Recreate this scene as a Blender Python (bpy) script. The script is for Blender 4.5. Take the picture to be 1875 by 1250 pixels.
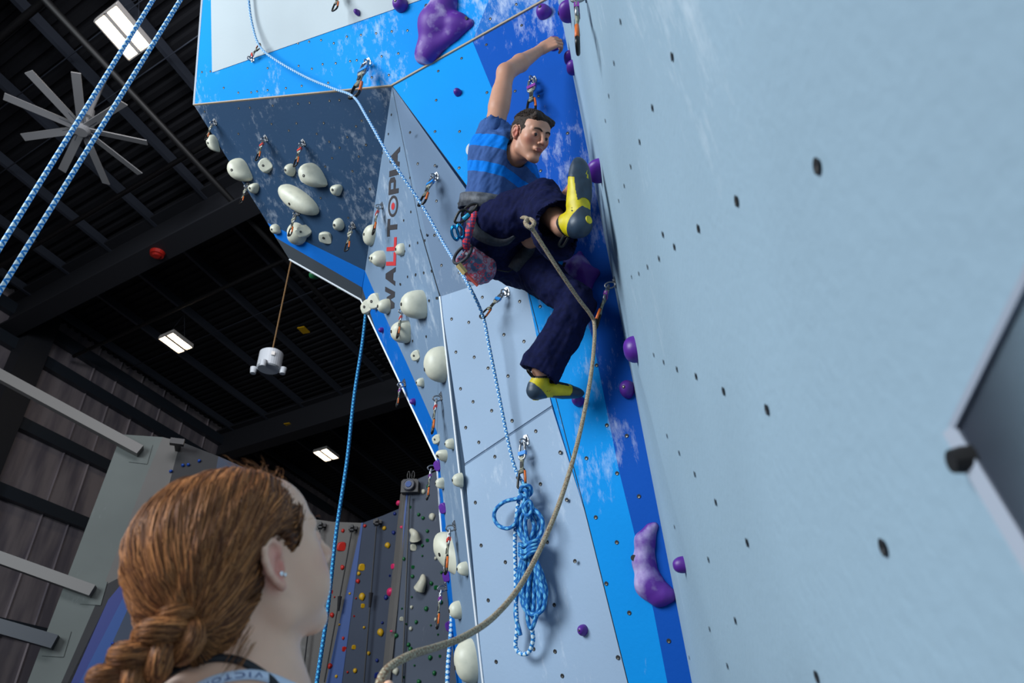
import bpy, bmesh, math, random
import numpy as np
from mathutils import Vector, Matrix, noise
from mathutils.bvhtree import BVHTree
random.seed(7); RNG = np.random.default_rng(7)
SC = bpy.context.scene
COL = SC.collection
for _o in list(bpy.data.objects): bpy.data.objects.remove(_o)

# ------------------------------------------------------------------ camera, light, exposure
F = 1330.0
TH = math.atan(1330/2098)
CT, ST = math.cos(TH), math.sin(TH)
CAM = Vector((0, 0, 1.35))
cd = bpy.data.cameras.new('camera'); cam = bpy.data.objects.new('camera', cd); COL.objects.link(cam)
cam.location = CAM; cam.rotation_euler = (math.pi/2+TH, 0, 0)
cd.sensor_width = 36; cd.lens = F*36/1875; cd.clip_start = .02; cd.clip_end = 200
cd.dof.use_dof = True; cd.dof.focus_distance = 3.2; cd.dof.aperture_fstop = 5.6
SC.camera = cam
SC.view_settings.view_transform = 'Standard'; SC.view_settings.look = 'None'
SC.view_settings.gamma = 1; SC.view_settings.use_curve_mapping = False
SC.view_settings.exposure = 0.0
w = bpy.data.worlds.new('world'); SC.world = w; w.use_nodes = True
w.node_tree.nodes['Background'].inputs[0].default_value = (.55, .7, 1, 1)
w.node_tree.nodes['Background'].inputs[1].default_value = .3

def area(name, loc, target, sx, sy, power, color):
    l = bpy.data.lights.new(name, 'AREA'); l.shape = 'RECTANGLE'; l.size = sx; l.size_y = sy
    l.energy = power; l.color = color
    o = bpy.data.objects.new(name, l); COL.objects.link(o); o.location = loc
    o.rotation_euler = (Vector(target)-Vector(loc)).to_track_quat('-Z', 'Y').to_euler()
    return o
# assumed daylight: area lamp without a window, behind and left of the camera
area('assumed_daylight', (-8.0, -2.2, 5.7), (0.3, 2.4, 2.4), 5.5, 4.2, 1400, (.88, .95, 1))
# added front fill: area lamp without a real opening, behind the camera
area('added_front_fill', (0.2, -6.5, 2.6), (0, 3, 2.6), 5.0, 2.4, 70, (.80, .90, 1))

# added fill lamp without a real source, brightens insulated wall and far climbing walls
area('hall_fill', (-3.0, 3.0, 9.5), (-7.5, 18, 4), 4.0, 2.0, 300, (.95, .95, 1))

def ray(u, v):
    x = (u-937.5)/F; y = (625-v)/F
    return Vector((x, CT-y*ST, ST+y*CT))
def P(u, v, s): return CAM+ray(u, v)*s
def camdir(x, y, z): return Vector((x, -y*ST-z*CT, y*CT-z*ST))      # right, up, towards the viewer
class Plane:
    def __init__(s, n, p):
        s.n = Vector(n).normalized(); s.p = Vector(p)
        if s.n.dot(CAM-s.p) < 0: s.n = -s.n
        s.up = (Vector((0, 0, 1))-s.n*s.n.z).normalized(); s.rt = s.up.cross(s.n).normalized()
    def at(s, u, v):
        d = ray(u, v); return CAM+d*(s.n.dot(s.p-CAM)/s.n.dot(d))
    def depth(s, u, v): return s.n.dot(s.p-CAM)/s.n.dot(ray(u, v))
def plane3(a, b, c): return Plane((b-a).cross(c-a), a)

# ------------------------------------------------------------------ materials
def srgb(r, g, b):
    f = lambda c: (c/255/12.92 if c/255 <= .04045 else ((c/255+.055)/1.055)**2.4)
    return (f(r), f(g), f(b), 1)
class NT:
    def __init__(s, m): s.t = m.node_tree; s.n = s.t.nodes
    def add(s, ty, **kw):
        x = s.n.new(ty)
        for k, v in kw.items():
            if k in x.inputs: x.inputs[k].default_value = v
            else: setattr(x, k, v)
        return x
    def link(s, a, b): s.t.links.new(a, b)
def mat(name, col, rough=.5, metal=0, **kw):
    m = bpy.data.materials.new(name); m.use_nodes = True
    b = m.node_tree.nodes['Principled BSDF']
    b.inputs['Base Color'].default_value = col; b.inputs['Roughness'].default_value = rough; b.inputs['Metallic'].default_value = metal
    for k, v in kw.items(): b.inputs[k.replace('_', ' ')].default_value = v
    return m
def noisy(name, col, col2, scale=8, rough=.5, metal=0, bump=.1, stretch=(1, 1, 1), lo=.4, hi=.65, detail=5, **kw):
    m = mat(name, col, rough, metal, **kw); t = NT(m); b = t.n['Principled BSDF']
    tc = t.add('ShaderNodeTexCoord'); mp = t.add('ShaderNodeMapping'); mp.inputs['Scale'].default_value = stretch
    t.link(tc.outputs['Object'], mp.inputs[0])
    nz = t.add('ShaderNodeTexNoise', Scale=scale, Detail=detail); t.link(mp.outputs[0], nz.inputs['Vector'])
    r = t.add('ShaderNodeMapRange'); r.inputs[1].default_value = lo; r.inputs[2].default_value = hi
    t.link(nz.outputs[0], r.inputs[0])
    mx = t.add('ShaderNodeMix', data_type='RGBA'); mx.inputs[6].default_value = col; mx.inputs[7].default_value = col2
    t.link(r.outputs[0], mx.inputs[0]); t.link(mx.outputs[2], b.inputs['Base Color'])
    if bump:
        bp = t.add('ShaderNodeBump', Strength=bump, Distance=.01); t.link(nz.outputs[0], bp.inputs['Height']); t.link(bp.outputs[0], b.inputs['Normal'])
    return m
def paint(name, col, chalk=.6, scale=1.0, rough=.55, chalkcol=(.8, .85, .9, 1), bump=.12, tilt=0.0, amount=.62):
    """painted, sand-textured plywood with chalk smears"""
    m = mat(name, col, max(rough, .7)); t = NT(m); b = t.n['Principled BSDF']; b.inputs['Specular IOR Level'].default_value = .12
    tc = t.add('ShaderNodeTexCoord')
    mp = t.add('ShaderNodeMapping'); mp.inputs['Scale'].default_value = (scale*9, scale*9, scale*2.6); mp.inputs['Rotation'].default_value = (0, tilt, 0)
    t.link(tc.outputs['Object'], mp.inputs[0])
    n1 = t.add('ShaderNodeTexNoise', Scale=2.2, Detail=8, Roughness=.72); t.link(mp.outputs[0], n1.inputs['Vector'])
    n2 = t.add('ShaderNodeTexNoise', Scale=1.3, Detail=2); t.link(tc.outputs['Object'], n2.inputs['Vector'])
    mu = t.add('ShaderNodeMath', operation='MULTIPLY'); t.link(n1.outputs[0], mu.inputs[0]); t.link(n2.outputs[0], mu.inputs[1])
    r = t.add('ShaderNodeMapRange'); r.inputs[1].default_value = amount*.5+.0; r.inputs[2].default_value = amount*.5+.18; r.inputs[4].default_value = chalk
    t.link(mu.outputs[0], r.inputs[0])
    n3 = t.add('ShaderNodeTexNoise', Scale=.9, Detail=3); t.link(tc.outputs['Object'], n3.inputs['Vector'])
    r3 = t.add('ShaderNodeMapRange'); r3.inputs[1].default_value = .3; r3.inputs[2].default_value = .7; r3.inputs[3].default_value = .88; r3.inputs[4].default_value = 1.08
    t.link(n3.outputs[0], r3.inputs[0])
    mx0 = t.add('ShaderNodeMix', data_type='RGBA', blend_type='MULTIPLY'); mx0.inputs[0].default_value = 1; mx0.inputs[6].default_value = col
    t.link(r3.outputs[0], mx0.inputs[7])
    mx = t.add('ShaderNodeMix', data_type='RGBA'); mx.inputs[7].default_value = chalkcol
    t.link(mx0.outputs[2], mx.inputs[6]); t.link(r.outputs[0], mx.inputs[0]); t.link(mx.outputs[2], b.inputs['Base Color'])
    n4 = t.add('ShaderNodeTexNoise', Scale=55, Detail=3); t.link(tc.outputs['Object'], n4.inputs['Vector'])
    bp = t.add('ShaderNodeBump', Strength=bump, Distance=.006); t.link(n4.outputs[0], bp.inputs['Height']); t.link(bp.outputs[0], b.inputs['Normal'])
    return m
def rope_mat(name, c1, c2, n_around, per_m, twist, rough=.8, frac=.5, c3=None):
    """woven sheath: pattern follows the rope (UV: x round it, y metres along it)"""
    m = mat(name, c1, rough); t = NT(m); b = t.n['Principled BSDF']
    uv = t.add('ShaderNodeUVMap'); sp = t.add('ShaderNodeSeparateXYZ'); t.link(uv.outputs[0], sp.inputs[0])
    def stripe(sign):
        a = t.add('ShaderNodeMath', operation='MULTIPLY'); t.link(sp.outputs[0], a.inputs[0]); a.inputs[1].default_value = n_around*sign
        c = t.add('ShaderNodeMath', operation='MULTIPLY_ADD'); t.link(sp.outputs[1], c.inputs[0]); c.inputs[1].default_value = per_m; t.link(a.outputs[0], c.inputs[2])
        fr = t.add('ShaderNodeMath', operation='FRACT'); t.link(c.outputs[0], fr.inputs[0])
        g = t.add('ShaderNodeMath', operation='LESS_THAN'); t.link(fr.outputs[0], g.inputs[0]); g.inputs[1].default_value = frac
        return g
    g1 = stripe(1); g2 = stripe(-1)
    mu = t.add('ShaderNodeMath', operation='MULTIPLY'); t.link(g1.outputs[0], mu.inputs[0]); t.link(g2.outputs[0], mu.inputs[1])
    mx = t.add('ShaderNodeMix', data_type='RGBA'); mx.inputs[6].default_value = c1; mx.inputs[7].default_value = c2
    t.link(mu.outputs[0], mx.inputs[0])
    out = mx.outputs[2]
    if c3:
        tc = t.add('ShaderNodeTexCoord'); vz = t.add('ShaderNodeTexVoronoi', Scale=450); t.link(tc.outputs['Object'], vz.inputs['Vector'])
        hs = t.add('ShaderNodeMix', data_type='RGBA'); hs.inputs[7].default_value = c3
        sx = t.add('ShaderNodeSeparateColor'); t.link(vz.outputs['Color'], sx.inputs[0])
        gt = t.add('ShaderNodeMath', operation='GREATER_THAN'); t.link(sx.outputs[0], gt.inputs[0]); gt.inputs[1].default_value = .72
        t.link(gt.outputs[0], hs.inputs[0]); t.link(out, hs.inputs[6]); out = hs.outputs[2]
    t.link(out, b.inputs['Base Color'])
    bp = t.add('ShaderNodeBump', Strength=.5, Distance=.002)
    ad = t.add('ShaderNodeMath', operation='ADD'); t.link(g1.outputs[0], ad.inputs[0]); t.link(g2.outputs[0], ad.inputs[1])
    t.link(ad.outputs[0], bp.inputs['Height']); t.link(bp.outputs[0], b.inputs['Normal'])
    return m

M = {}
M['cyan'] = paint('cyan_paint', srgb(0, 140, 218), .55, amount=.64)
M['cyan_top'] = paint('bright_cyan_paint', srgb(0, 140, 222), .6, amount=.585, tilt=.55)
M['blue'] = paint('deep_blue_paint', srgb(0, 76, 168), .55, amount=.63)
M['blue_top'] = paint('mid_blue_paint', srgb(24, 104, 186), .6, amount=.6)
M['stripe'] = paint('stripe_blue_paint', srgb(0, 95, 180), .35, amount=.66)
M['pale'] = paint('pale_grey_blue_paint', srgb(152, 174, 198), .5, amount=.66)
M['grey'] = paint('mid_grey_blue_paint', srgb(104, 124, 148), .45, amount=.64)
M['grey2'] = paint('light_slate_paint', srgb(112, 134, 158), .45, amount=.64)
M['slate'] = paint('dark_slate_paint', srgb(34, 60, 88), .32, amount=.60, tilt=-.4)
M['char'] = paint('charcoal_paint', srgb(58, 64, 70), .2, amount=.7)
M['white_paint'] = paint('white_paint', srgb(178, 188, 193), .3, amount=.72)
M['right_paint'] = paint('pale_blue_grey_paint', srgb(147, 171, 187), .35, scale=.8, amount=.665, bump=.22)
M['edge'] = mat('plywood_edge', srgb(170, 150, 125), .6)
M['white_edge'] = mat('white_edge_trim', srgb(215, 220, 225), .4)
M['cream'] = noisy('cream_resin', srgb(214, 212, 192), srgb(196, 196, 178), 14, .45, bump=.1)
M['purple'] = noisy('purple_resin', srgb(92, 40, 148), srgb(84, 34, 136), 14, .42, bump=.1)
M['purple_chalk'] = noisy('chalked_purple_resin', srgb(92, 40, 146), srgb(176, 164, 204), 9, .55, bump=.15, lo=.52, hi=.72)
M['hole'] = mat('hole_dark', srgb(14, 14, 16), .7)
M['steel'] = mat('steel', srgb(160, 162, 166), .42, 1)
M['dark_steel'] = mat('dark_anodised_metal', srgb(58, 56, 54), .35, .85)
M['webbing'] = noisy('worn_beige_webbing', srgb(160, 158, 138), srgb(120, 120, 104), 60, .85, bump=.3)
M['rubber_black'] = mat('black_rubber', srgb(20, 20, 22), .6)
for k, c in dict(red=(205, 50, 38), orange=(216, 104, 34), purple_tape=(132, 52, 150), blue_tape=(10, 130, 210), pink=(214, 40, 100), yellow=(205, 160, 20), green=(18, 98, 52), far_red=(190, 36, 26), far_blue=(20, 70, 160)).items():
    M[k] = mat(k+'_plastic', srgb(*c), .45)
M['rope_blue'] = rope_mat('blue_white_rope', srgb(14, 122, 196), srgb(200, 222, 232), 1, 42, 0, frac=.72)
M['rope_blue_dark'] = rope_mat('blue_rope', srgb(0, 92, 150), srgb(70, 170, 215), 2, 40, 0, frac=.6)
M['rope_coil'] = rope_mat('coiled_blue_rope', srgb(6, 100, 172), srgb(96, 172, 212), 2, 22, 0, frac=.58)
M['rope_tan'] = rope_mat('tan_rope', srgb(146, 134, 112), srgb(186, 176, 150), 4, 160, 0, frac=.6, c3=srgb(120, 84, 60))

# ------------------------------------------------------------------ object helpers
def link(o, parent=None):
    COL.objects.link(o)
    if parent: o.parent = parent
    return o
def tag(o, label=None, cat=None, group=None, kind=None):
    if label: o['label'] = label
    if cat: o['category'] = cat
    if group: o['group'] = group
    if kind: o['kind'] = kind
    return o
def empty(name, loc=(0, 0, 0), label=None, cat=None, group=None):
    o = bpy.data.objects.new(name, None); o.empty_display_size = .1; link(o); o.location = loc
    return tag(o, label, cat, group)
def mesh_obj(name, vs, fs, m, parent=None, smooth=False, uvs=None, mats=None, fmat=None, loc=None):
    """verts are in world space; a parent at a location is compensated"""
    me = bpy.data.meshes.new(name)
    off = Vector(loc) if loc is not None else Vector((0, 0, 0))
    if parent is not None and loc is None: off = parent.matrix_basis.translation.copy()
    me.from_pydata([tuple(Vector(v)-off) for v in vs] if not isinstance(vs, np.ndarray) else (vs-np.array(off)).tolist(), [], fs)
    for x in (mats or [m]): me.materials.append(x)
    if fmat is not None: me.polygons.foreach_set('material_index', np.asarray(fmat, dtype=np.int32))
    if smooth: me.polygons.foreach_set('use_smooth', [True]*len(me.polygons))
    if uvs is not None:
        l = me.uv_layers.new(name='UVMap'); idx = np.empty(len(me.loops), np.int32); me.loops.foreach_get('vertex_index', idx)
        if len(uvs) == len(me.loops): l.data.foreach_set('uv', np.asarray(uvs, np.float32).ravel())
        else: l.data.foreach_set('uv', np.asarray(uvs, np.float32)[idx].ravel())
    me.validate(); me.update()
    o = bpy.data.objects.new(name, me); link(o, parent)
    if loc is not None: o.location = loc
    return o
class MB:
    def __init__(s): s.v = []; s.f = []; s.fm = []
    def add(s, vs, fs, mi=0):
        o = len(s.v); s.v += [Vector(v) for v in vs]; s.f += [tuple(i+o for i in f) for f in fs]; s.fm += [mi]*len(fs); return s
    def prism(s, poly, d, mi=0):
        n = len(poly); vs = list(poly)+[Vector(p)+Vector(d) for p in poly]
        fs = [tuple(range(n)), tuple(range(2*n-1, n-1, -1))]+[(i, i+n, (i+1) % n+n, (i+1) % n) for i in range(n)]
        return s.add(vs, fs, mi)
    def bar(s, a, b, w_, h_, up=(0, 0, 1), mi=0):
        a, b = Vector(a), Vector(b); d = (b-a).normalized(); u = Vector(up); r = d.cross(u)
        if r.length < 1e-4: r = d.cross(Vector((1, 0, 0)))
        r.normalize(); u = r.cross(d).normalized(); r = r*w_/2; u = u*h_/2
        return s.prism([a-r-u, a+r-u, a+r+u, a-r+u], b-a, mi)
    def cyl(s, a, b, r1, r2=None, n=16, mi=0):
        r2 = r1 if r2 is None else r2
        a, b = Vector(a), Vector(b); d = (b-a).normalized(); x = d.orthogonal().normalized(); y = d.cross(x)
        vs = [a+(x*math.cos(t)+y*math.sin(t))*r1 for t in [2*math.pi*i/n for i in range(n)]]+[b+(x*math.cos(t)+y*math.sin(t))*r2 for t in [2*math.pi*i/n for i in range(n)]]
        return s.add(vs, [(i, (i+1) % n, (i+1) % n+n, i+n) for i in range(n)]+[tuple(range(n-1, -1, -1)), tuple(range(n, 2*n))], mi)
    def ring(s, c, ax, ay, r, tube, n=24, m=8, mi=0):
        c, ax, ay = Vector(c), Vector(ax), Vector(ay); az = ax.cross(ay).normalized(); vs = []
        for i in range(n):
            t = 2*math.pi*i/n; q = ax*math.cos(t)+ay*math.sin(t); qn = q.normalized()
            for j in range(m):
                p = 2*math.pi*j/m; vs.append(c+q*r+(qn*math.cos(p)+az*math.sin(p))*tube)
        return s.add(vs, [(i*m+j, ((i+1) % n)*m+j, ((i+1) % n)*m+(j+1) % m, i*m+(j+1) % m) for i in range(n) for j in range(m)], mi)
    def tube(s, pts, r, m=8, mi=0, closed=False):
        vs, fs, _ = tube_data(pts, r, m, closed); return s.add([Vector(v) for v in vs], fs, mi)
    def build(s, name, m, parent=None, smooth=False, loc=None):
        mats = m if isinstance(m, list) else [m]
        return mesh_obj(name, s.v, s.f, None, parent, smooth, mats=mats, fmat=s.fm, loc=loc)
def spline(pts, n=8, closed=False):
    p = [np.array(q, float) for q in pts]; N = len(p); out = []
    for i in range(N if closed else N-1):
        if closed: a, b, c, d = p[i-1], p[i], p[(i+1) % N], p[(i+2) % N]
        else: a, b, c, d = p[max(i-1, 0)], p[i], p[i+1], p[min(i+2, N-1)]
        for k in range(n):
            t = k/n; out.append(.5*((2*b)+(-a+c)*t+(2*a-5*b+4*c-d)*t*t+(-a+3*b-3*c+d)*t**3))
    if not closed: out.append(p[-1])
    return out
def tube_data(pts, r, m=8, closed=False):
    p = np.array([list(q) for q in pts], float); n = len(p)
    if closed: tg = np.roll(p, -1, 0)-np.roll(p, 1, 0)
    else:
        tg = np.gradient(p, axis=0)
    tg /= np.linalg.norm(tg, axis=1)[:, None]+1e-12
    x = np.cross(tg[0], [0, 0, 1.]);
    if np.linalg.norm(x) < .1: x = np.cross(tg[0], [1., 0, 0])
    x /= np.linalg.norm(x); vs = np.zeros((n, m, 3)); L = 0; uv = np.zeros((n, m, 2))
    rr = np.full(n, r) if np.isscalar(r) else np.array(r)
    for i in range(n):
        x = x-tg[i]*np.dot(x, tg[i]); x /= np.linalg.norm(x); y = np.cross(tg[i], x)
        if i: L += np.linalg.norm(p[i]-p[i-1])
        for j in range(m):
            t = 2*math.pi*j/m; vs[i, j] = p[i]+(x*math.cos(t)+y*math.sin(t))*rr[i]; uv[i, j] = (j/m, L)
    vs = vs.reshape(-1, 3); fs = []; luv = []
    for i in range(n if closed else n-1):
        i2 = (i+1) % n
        for j in range(m):
            j2 = (j+1) % m; fs.append((i*m+j, i*m+j2, i2*m+j2, i2*m+j))
            a = uv[i, j]; b = uv[i2, j]; luv += [(j/m, a[1]), ((j+1)/m, a[1]), ((j+1)/m, b[1]), (j/m, b[1])]
    if not closed:
        fs.append(tuple(range(m-1, -1, -1))); fs.append(tuple((n-1)*m+j for j in range(m))); luv += [(0, 0)]*m+[(0, L)]*m
    return vs, fs, luv
def rope(name, pts, r, m, parent=None, sub=8, closed=False, seg=10):
    q = spline(pts, sub, closed)
    if not np.isscalar(r):
        r = np.interp(np.linspace(0, 1, len(q)), np.linspace(0, 1, len(r)), r)
    vs, fs, uv = tube_data(q, r, seg, closed)
    return mesh_obj(name, vs, fs, m, parent, True, uvs=uv)

# ------------------------------------------------------------------ smooth-union solids (signed distance + surface nets)
def rc(a, b, r1, r2=None, k=.01, sub=False): return ('rc', np.array(a, float), np.array(b, float), r1, r1 if r2 is None else r2, k, sub)
def el(c, r, rot=None, k=.01, sub=False): return ('el', np.array(c, float), np.array(r, float), np.eye(3) if rot is None else np.array(rot, float), k, sub)
def xf(prims, Mx):
    R = np.array(Mx.to_3x3()); s = abs(np.linalg.det(R))**(1/3); T = np.array(Mx.translation); out = []
    for p in prims:
        if p[0] == 'rc': out.append(('rc', R@p[1]+T, R@p[2]+T, p[3]*s, p[4]*s, p[5]*s, p[6]))
        else: out.append(('el', R@p[1]+T, p[2]*s, p[3]@(R/s).T, p[4]*s, p[5]))
    return out
def sdf_eval(p, X, Y, Z):
    if p[0] == 'rc':
        a, b, r1, r2 = p[1:5]; ba = b-a; l2 = max(ba@ba, 1e-12)
        t = np.clip(((X-a[0])*ba[0]+(Y-a[1])*ba[1]+(Z-a[2])*ba[2])/l2, 0, 1)
        return np.sqrt((X-a[0]-t*ba[0])**2+(Y-a[1]-t*ba[1])**2+(Z-a[2]-t*ba[2])**2)-(r1+(r2-r1)*t)
    c, r, R = p[1:4]; x, y, z = X-c[0], Y-c[1], Z-c[2]
    a = (R[0, 0]*x+R[0, 1]*y+R[0, 2]*z); b = (R[1, 0]*x+R[1, 1]*y+R[1, 2]*z); d = (R[2, 0]*x+R[2, 1]*y+R[2, 2]*z)
    k0 = np.sqrt((a/r[0])**2+(b/r[1])**2+(d/r[2])**2); k1 = np.sqrt((a/r[0]**2)**2+(b/r[1]**2)**2+(d/r[2]**2)**2)+1e-9
    return k0*(k0-1)/k1
def sdf_mesh(prims, h):
    lo = np.full(3, 1e9); hi = -lo.copy(); bb = []
    for p in prims:
        if p[0] == 'rc': r = max(p[3], p[4]); l = np.minimum(p[1], p[2])-r; u = np.maximum(p[1], p[2])+r; k = p[5]; sub = p[6]
        else: r = np.sqrt(((p[3].T*p[2])**2).sum(1)); l = p[1]-r; u = p[1]+r; k = p[4]; sub = p[5]
        bb.append((l, u, k, sub))
        if not sub: lo = np.minimum(lo, l); hi = np.maximum(hi, u)
    lo -= 4*h+.01; hi += 4*h+.01; n = np.ceil((hi-lo)/h).astype(int)+1
    D = np.full(n, .2, np.float32); ax = [lo[i]+h*np.arange(n[i]) for i in range(3)]
    for p, (l, u, k, sub) in zip(prims, bb):
        e = 2*k+3*h; i0 = np.clip(((l-e-lo)/h).astype(int), 0, n-1); i1 = np.clip(((u+e-lo)/h).astype(int)+2, 1, n)
        if (i1 <= i0).any(): continue
        sl = tuple(slice(a, b) for a, b in zip(i0, i1))
        d = sdf_eval(p, ax[0][sl[0]][:, None, None], ax[1][sl[1]][None, :, None], ax[2][sl[2]][None, None, :])
        g = D[sl]
        if sub:
            hh = np.maximum(k-np.abs(g+d), 0)/k; D[sl] = np.maximum(g, -d)+hh*hh*k*.25
        else:
            hh = np.maximum(k-np.abs(g-d), 0)/k; D[sl] = np.minimum(g, d)-hh*hh*k*.25
    I = D < 0
    c = np.zeros(tuple(n-1), np.int8)
    for dx in (0, 1):
        for dy in (0, 1):
            for dz in (0, 1): c += I[dx:n[0]-1+dx, dy:n[1]-1+dy, dz:n[2]-1+dz]
    cells = np.argwhere((c > 0) & (c < 8)); idm = np.full(tuple(n-1), -1, np.int64); idm[tuple(cells.T)] = np.arange(len(cells))
    acc = np.zeros((len(cells), 3)); cnt = np.zeros(len(cells))
    E = [((x, y, z), a) for a in range(3) for x in (0, 1) for y in (0, 1) for z in (0, 1) if (x, y, z)[a] == 0]
    for o, a in E:
        p0 = cells+np.array(o); p1 = p0.copy(); p1[:, a] += 1
        d0 = D[tuple(p0.T)]; d1 = D[tuple(p1.T)]; m = (d0 < 0) != (d1 < 0)
        t = np.where(m, d0/(d0-d1+1e-12), 0); q = p0.astype(float); q[:, a] += t
        acc[m] += q[m]; cnt[m] += 1
    V = lo+h*acc/cnt[:, None]; Q = []
    for a in range(3):
        s0 = [slice(1, -1)]*3; b, d = (a+1) % 3, (a+2) % 3
        A = [slice(1, None)]*3
        i0 = [slice(0, n[x]) for x in range(3)]; i0[a] = slice(0, n[a]-1); i1 = list(i0); i1[a] = slice(1, n[a])
        A0 = I[tuple(i0)]; A1 = I[tuple(i1)]; e = np.argwhere(A0 != A1)
        e = e[(e[:, b] > 0) & (e[:, d] > 0) & (e[:, b] < n[b]-1) & (e[:, d] < n[d]-1)]
        inv = A0[tuple(e.T)]
        def cid(db, dd):
            q = e.copy(); q[:, b] -= db; q[:, d] -= dd; return idm[tuple(q.T)]
        q = np.stack([cid(1, 1), cid(0, 1), cid(0, 0), cid(1, 0)], 1); q[~inv] = q[~inv][:, ::-1]
        Q.append(q)
    return V, np.concatenate(Q)
def vnormals(V, Q):
    n = np.cross(V[Q[:, 2]]-V[Q[:, 0]], V[Q[:, 3]]-V[Q[:, 1]]); N = np.zeros_like(V)
    for i in range(4): np.add.at(N, Q[:, i], n)
    return N/(np.linalg.norm(N, axis=1)[:, None]+1e-12)
def wrinkle(V, Q, amp, freq, axis=None, stretch=.3, seed=0):
    """cloth folds: displacement along the normals by noise drawn out along an axis"""
    N = vnormals(V, Q)
    if axis is None: C = V*freq
    else:
        a = np.array(axis, float); a /= np.linalg.norm(a); C = (V-(V@a)[:, None]*a*(1-stretch))*freq
    d = np.array([noise.noise(Vector(c)+Vector((seed, 0, 0)))+.5*noise.noise(Vector(c)*2.1) for c in C])
    return V+N*(d*amp)[:, None]
def color_attr(o, cols):
    a = o.data.color_attributes.new('Col', 'FLOAT_COLOR', 'POINT'); c = np.ones((len(cols), 4), np.float32); c[:, :3] = cols
    a.data.foreach_set('color', c.ravel())
def basis(x, y, z, loc):
    m = Matrix.Identity(4)
    for i, a in enumerate((x, y, z)): m[0][i], m[1][i], m[2][i] = a
    m.translation = Vector(loc); return m
# ------------------------------------------------------------------ the hall
CZ = CAM.z
A = Vector((.309, .951, 0)).normalized(); B = Vector((-.855, .519, 0)).normalized()   # along the purlins; along the frames
H = CZ+11.0
M['deck'] = mat('dark_roof_deck', srgb(20, 21, 27), .7)
M['purlin'] = mat('grey_primed_steel', srgb(64, 70, 82), .5, .1)
M['beam'] = mat('dark_painted_beam', srgb(44, 46, 52), .6)
M['pipe'] = mat('black_pipe', srgb(12, 12, 14), .5)
M['foil'] = noisy('insulation_film', srgb(182, 172, 176), srgb(138, 132, 142), 3, .38, .25, bump=.7, stretch=(1, 1, .18), detail=7)
M['tube_white'] = mat('pale_steel_tube', srgb(112, 110, 108), .5)
M['girt'] = mat('dark_blue_grey_girt', srgb(48, 56, 66), .5)
M['mat_floor'] = mat('dark_blue_floor_padding', srgb(52, 60, 74), .7)
M['hall'] = mat('hall_wall_paint', srgb(60, 62, 68), .7)
WL = Vector((-11.4, 19.05, 0))
def lw(y): return WL+A*((y-WL.y)/A.y)
p1, p2 = lw(-9), lw(36)
X1 = 9.0
fl = MB().prism([p1, (X1, -9, 0), (X1, 36, 0), p2], (0, 0, -.15)).build('floor', M['mat_floor']); tag(fl, kind='structure')
# corrugated deck
mb = MB(); nrm = Vector((-B.y, B.x, 0)).normalized()
n = Vector((A.x, A.y, 0)); k0, k1 = -14.0, 42.0; pitch = .24; prof = [(0, 0), (.10, 0), (.13, .06), (.21, .06), (.24, 0)]
vs = []; t = k0
while t < k1:
    for (a, z) in prof[:-1]:
        c = A*(t+a); vs += [c-B*12+Vector((0, 0, H+z)), c+B*22+Vector((0, 0, H+z))]
    t += pitch
fs = [(2*i, 2*i+1, 2*i+3, 2*i+2) for i in range(len(vs)//2-1)]
tag(mesh_obj('ceiling', vs, fs, M['deck']), kind='structure')
wl = MB().prism([p1, p2, p2+Vector((0, 0, H+.1)), p1+Vector((0, 0, H+.1))], Vector((-A.y, A.x, 0))*.2).build('wall_left', M['foil']); tag(wl, kind='structure')
for nm, a, b, d in (('wall_far', p2, Vector((X1, 36, 0)), (0, .2, 0)), ('wall_right', Vector((X1, -9, 0)), Vector((X1, 36, 0)), (.2, 0, 0)), ('wall_back', p1, Vector((X1, -9, 0)), (0, -.2, 0))):
    tag(MB().prism([a, b, b+Vector((0, 0, H+.1)), a+Vector((0, 0, H+.1))], d).build(nm, M['hall']), kind='structure')
def zat(u, v, z): d = ray(u, v); return CAM+d*((z-CZ)/d.z)
def wall_left_at(u, v):
    nn = Vector((A.y, -A.x, 0)); d = ray(u, v); return CAM+d*(nn.dot(WL-CAM)/nn.dot(d))
# purlins
roof = empty('roof_frame', (0, 0, H)); roof['kind'] = 'structure'
seeds = [(10, -60), (60, 66), (310, 135), (60, 205), (20, 320), (20, 410), (190, 405), (300, 350), (390, 420), (120, 490), (350, 290), (500, 606), (560, 560), (640, 620)]
us = []
for (u, v) in seeds: us.append(zat(u, v, H-.5))
# evenly spaced lines through the nearest seeds
nn = Vector((A.y, -A.x, 0)); offs = sorted(nn.dot(p) for p in us)
base = nn.dot(zat(60, 66, H-.5)); step = abs(nn.dot(zat(310, 135, H-.5))-base)
k = -9
while k < 9:
    o_ = base+k*step; q = nn*o_
    a = q+A*-6; b = q+A*38
    if lw(0).x-1 < 50 and nn.dot(WL) < o_ < nn.dot(WL)+26:
        MB().bar(a+Vector((0, 0, H-.16)), b+Vector((0, 0, H-.14)), .08, .2).build('purlin', M['purlin'], roof)
    k += 1
# deep frames running across
def frame_beam(u, v, w_, h_, zb):
    c = zat(u, v, zb); l = (nn.dot(WL)-nn.dot(c))/nn.dot(B) if abs(nn.dot(B)) > .01 else 10
    a = c+B*l; b = c-B*14; mb = MB()
    mb.bar(a+Vector((0, 0, h_/2)), b+Vector((0, 0, h_/2)), .03, h_); mb.bar(a, b, w_, .05); mb.bar(a+Vector((0, 0, h_)), b+Vector((0, 0, h_)), w_, .05)
    return mb.build('frame_beam', M['beam'], roof)
frame_beam(290, 462, .5, .95, H-1.15)
frame_beam(560, 790, .5, .95, H-1.15)
frame_beam(-120, -60, .5, .95, H-1.15)
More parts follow.
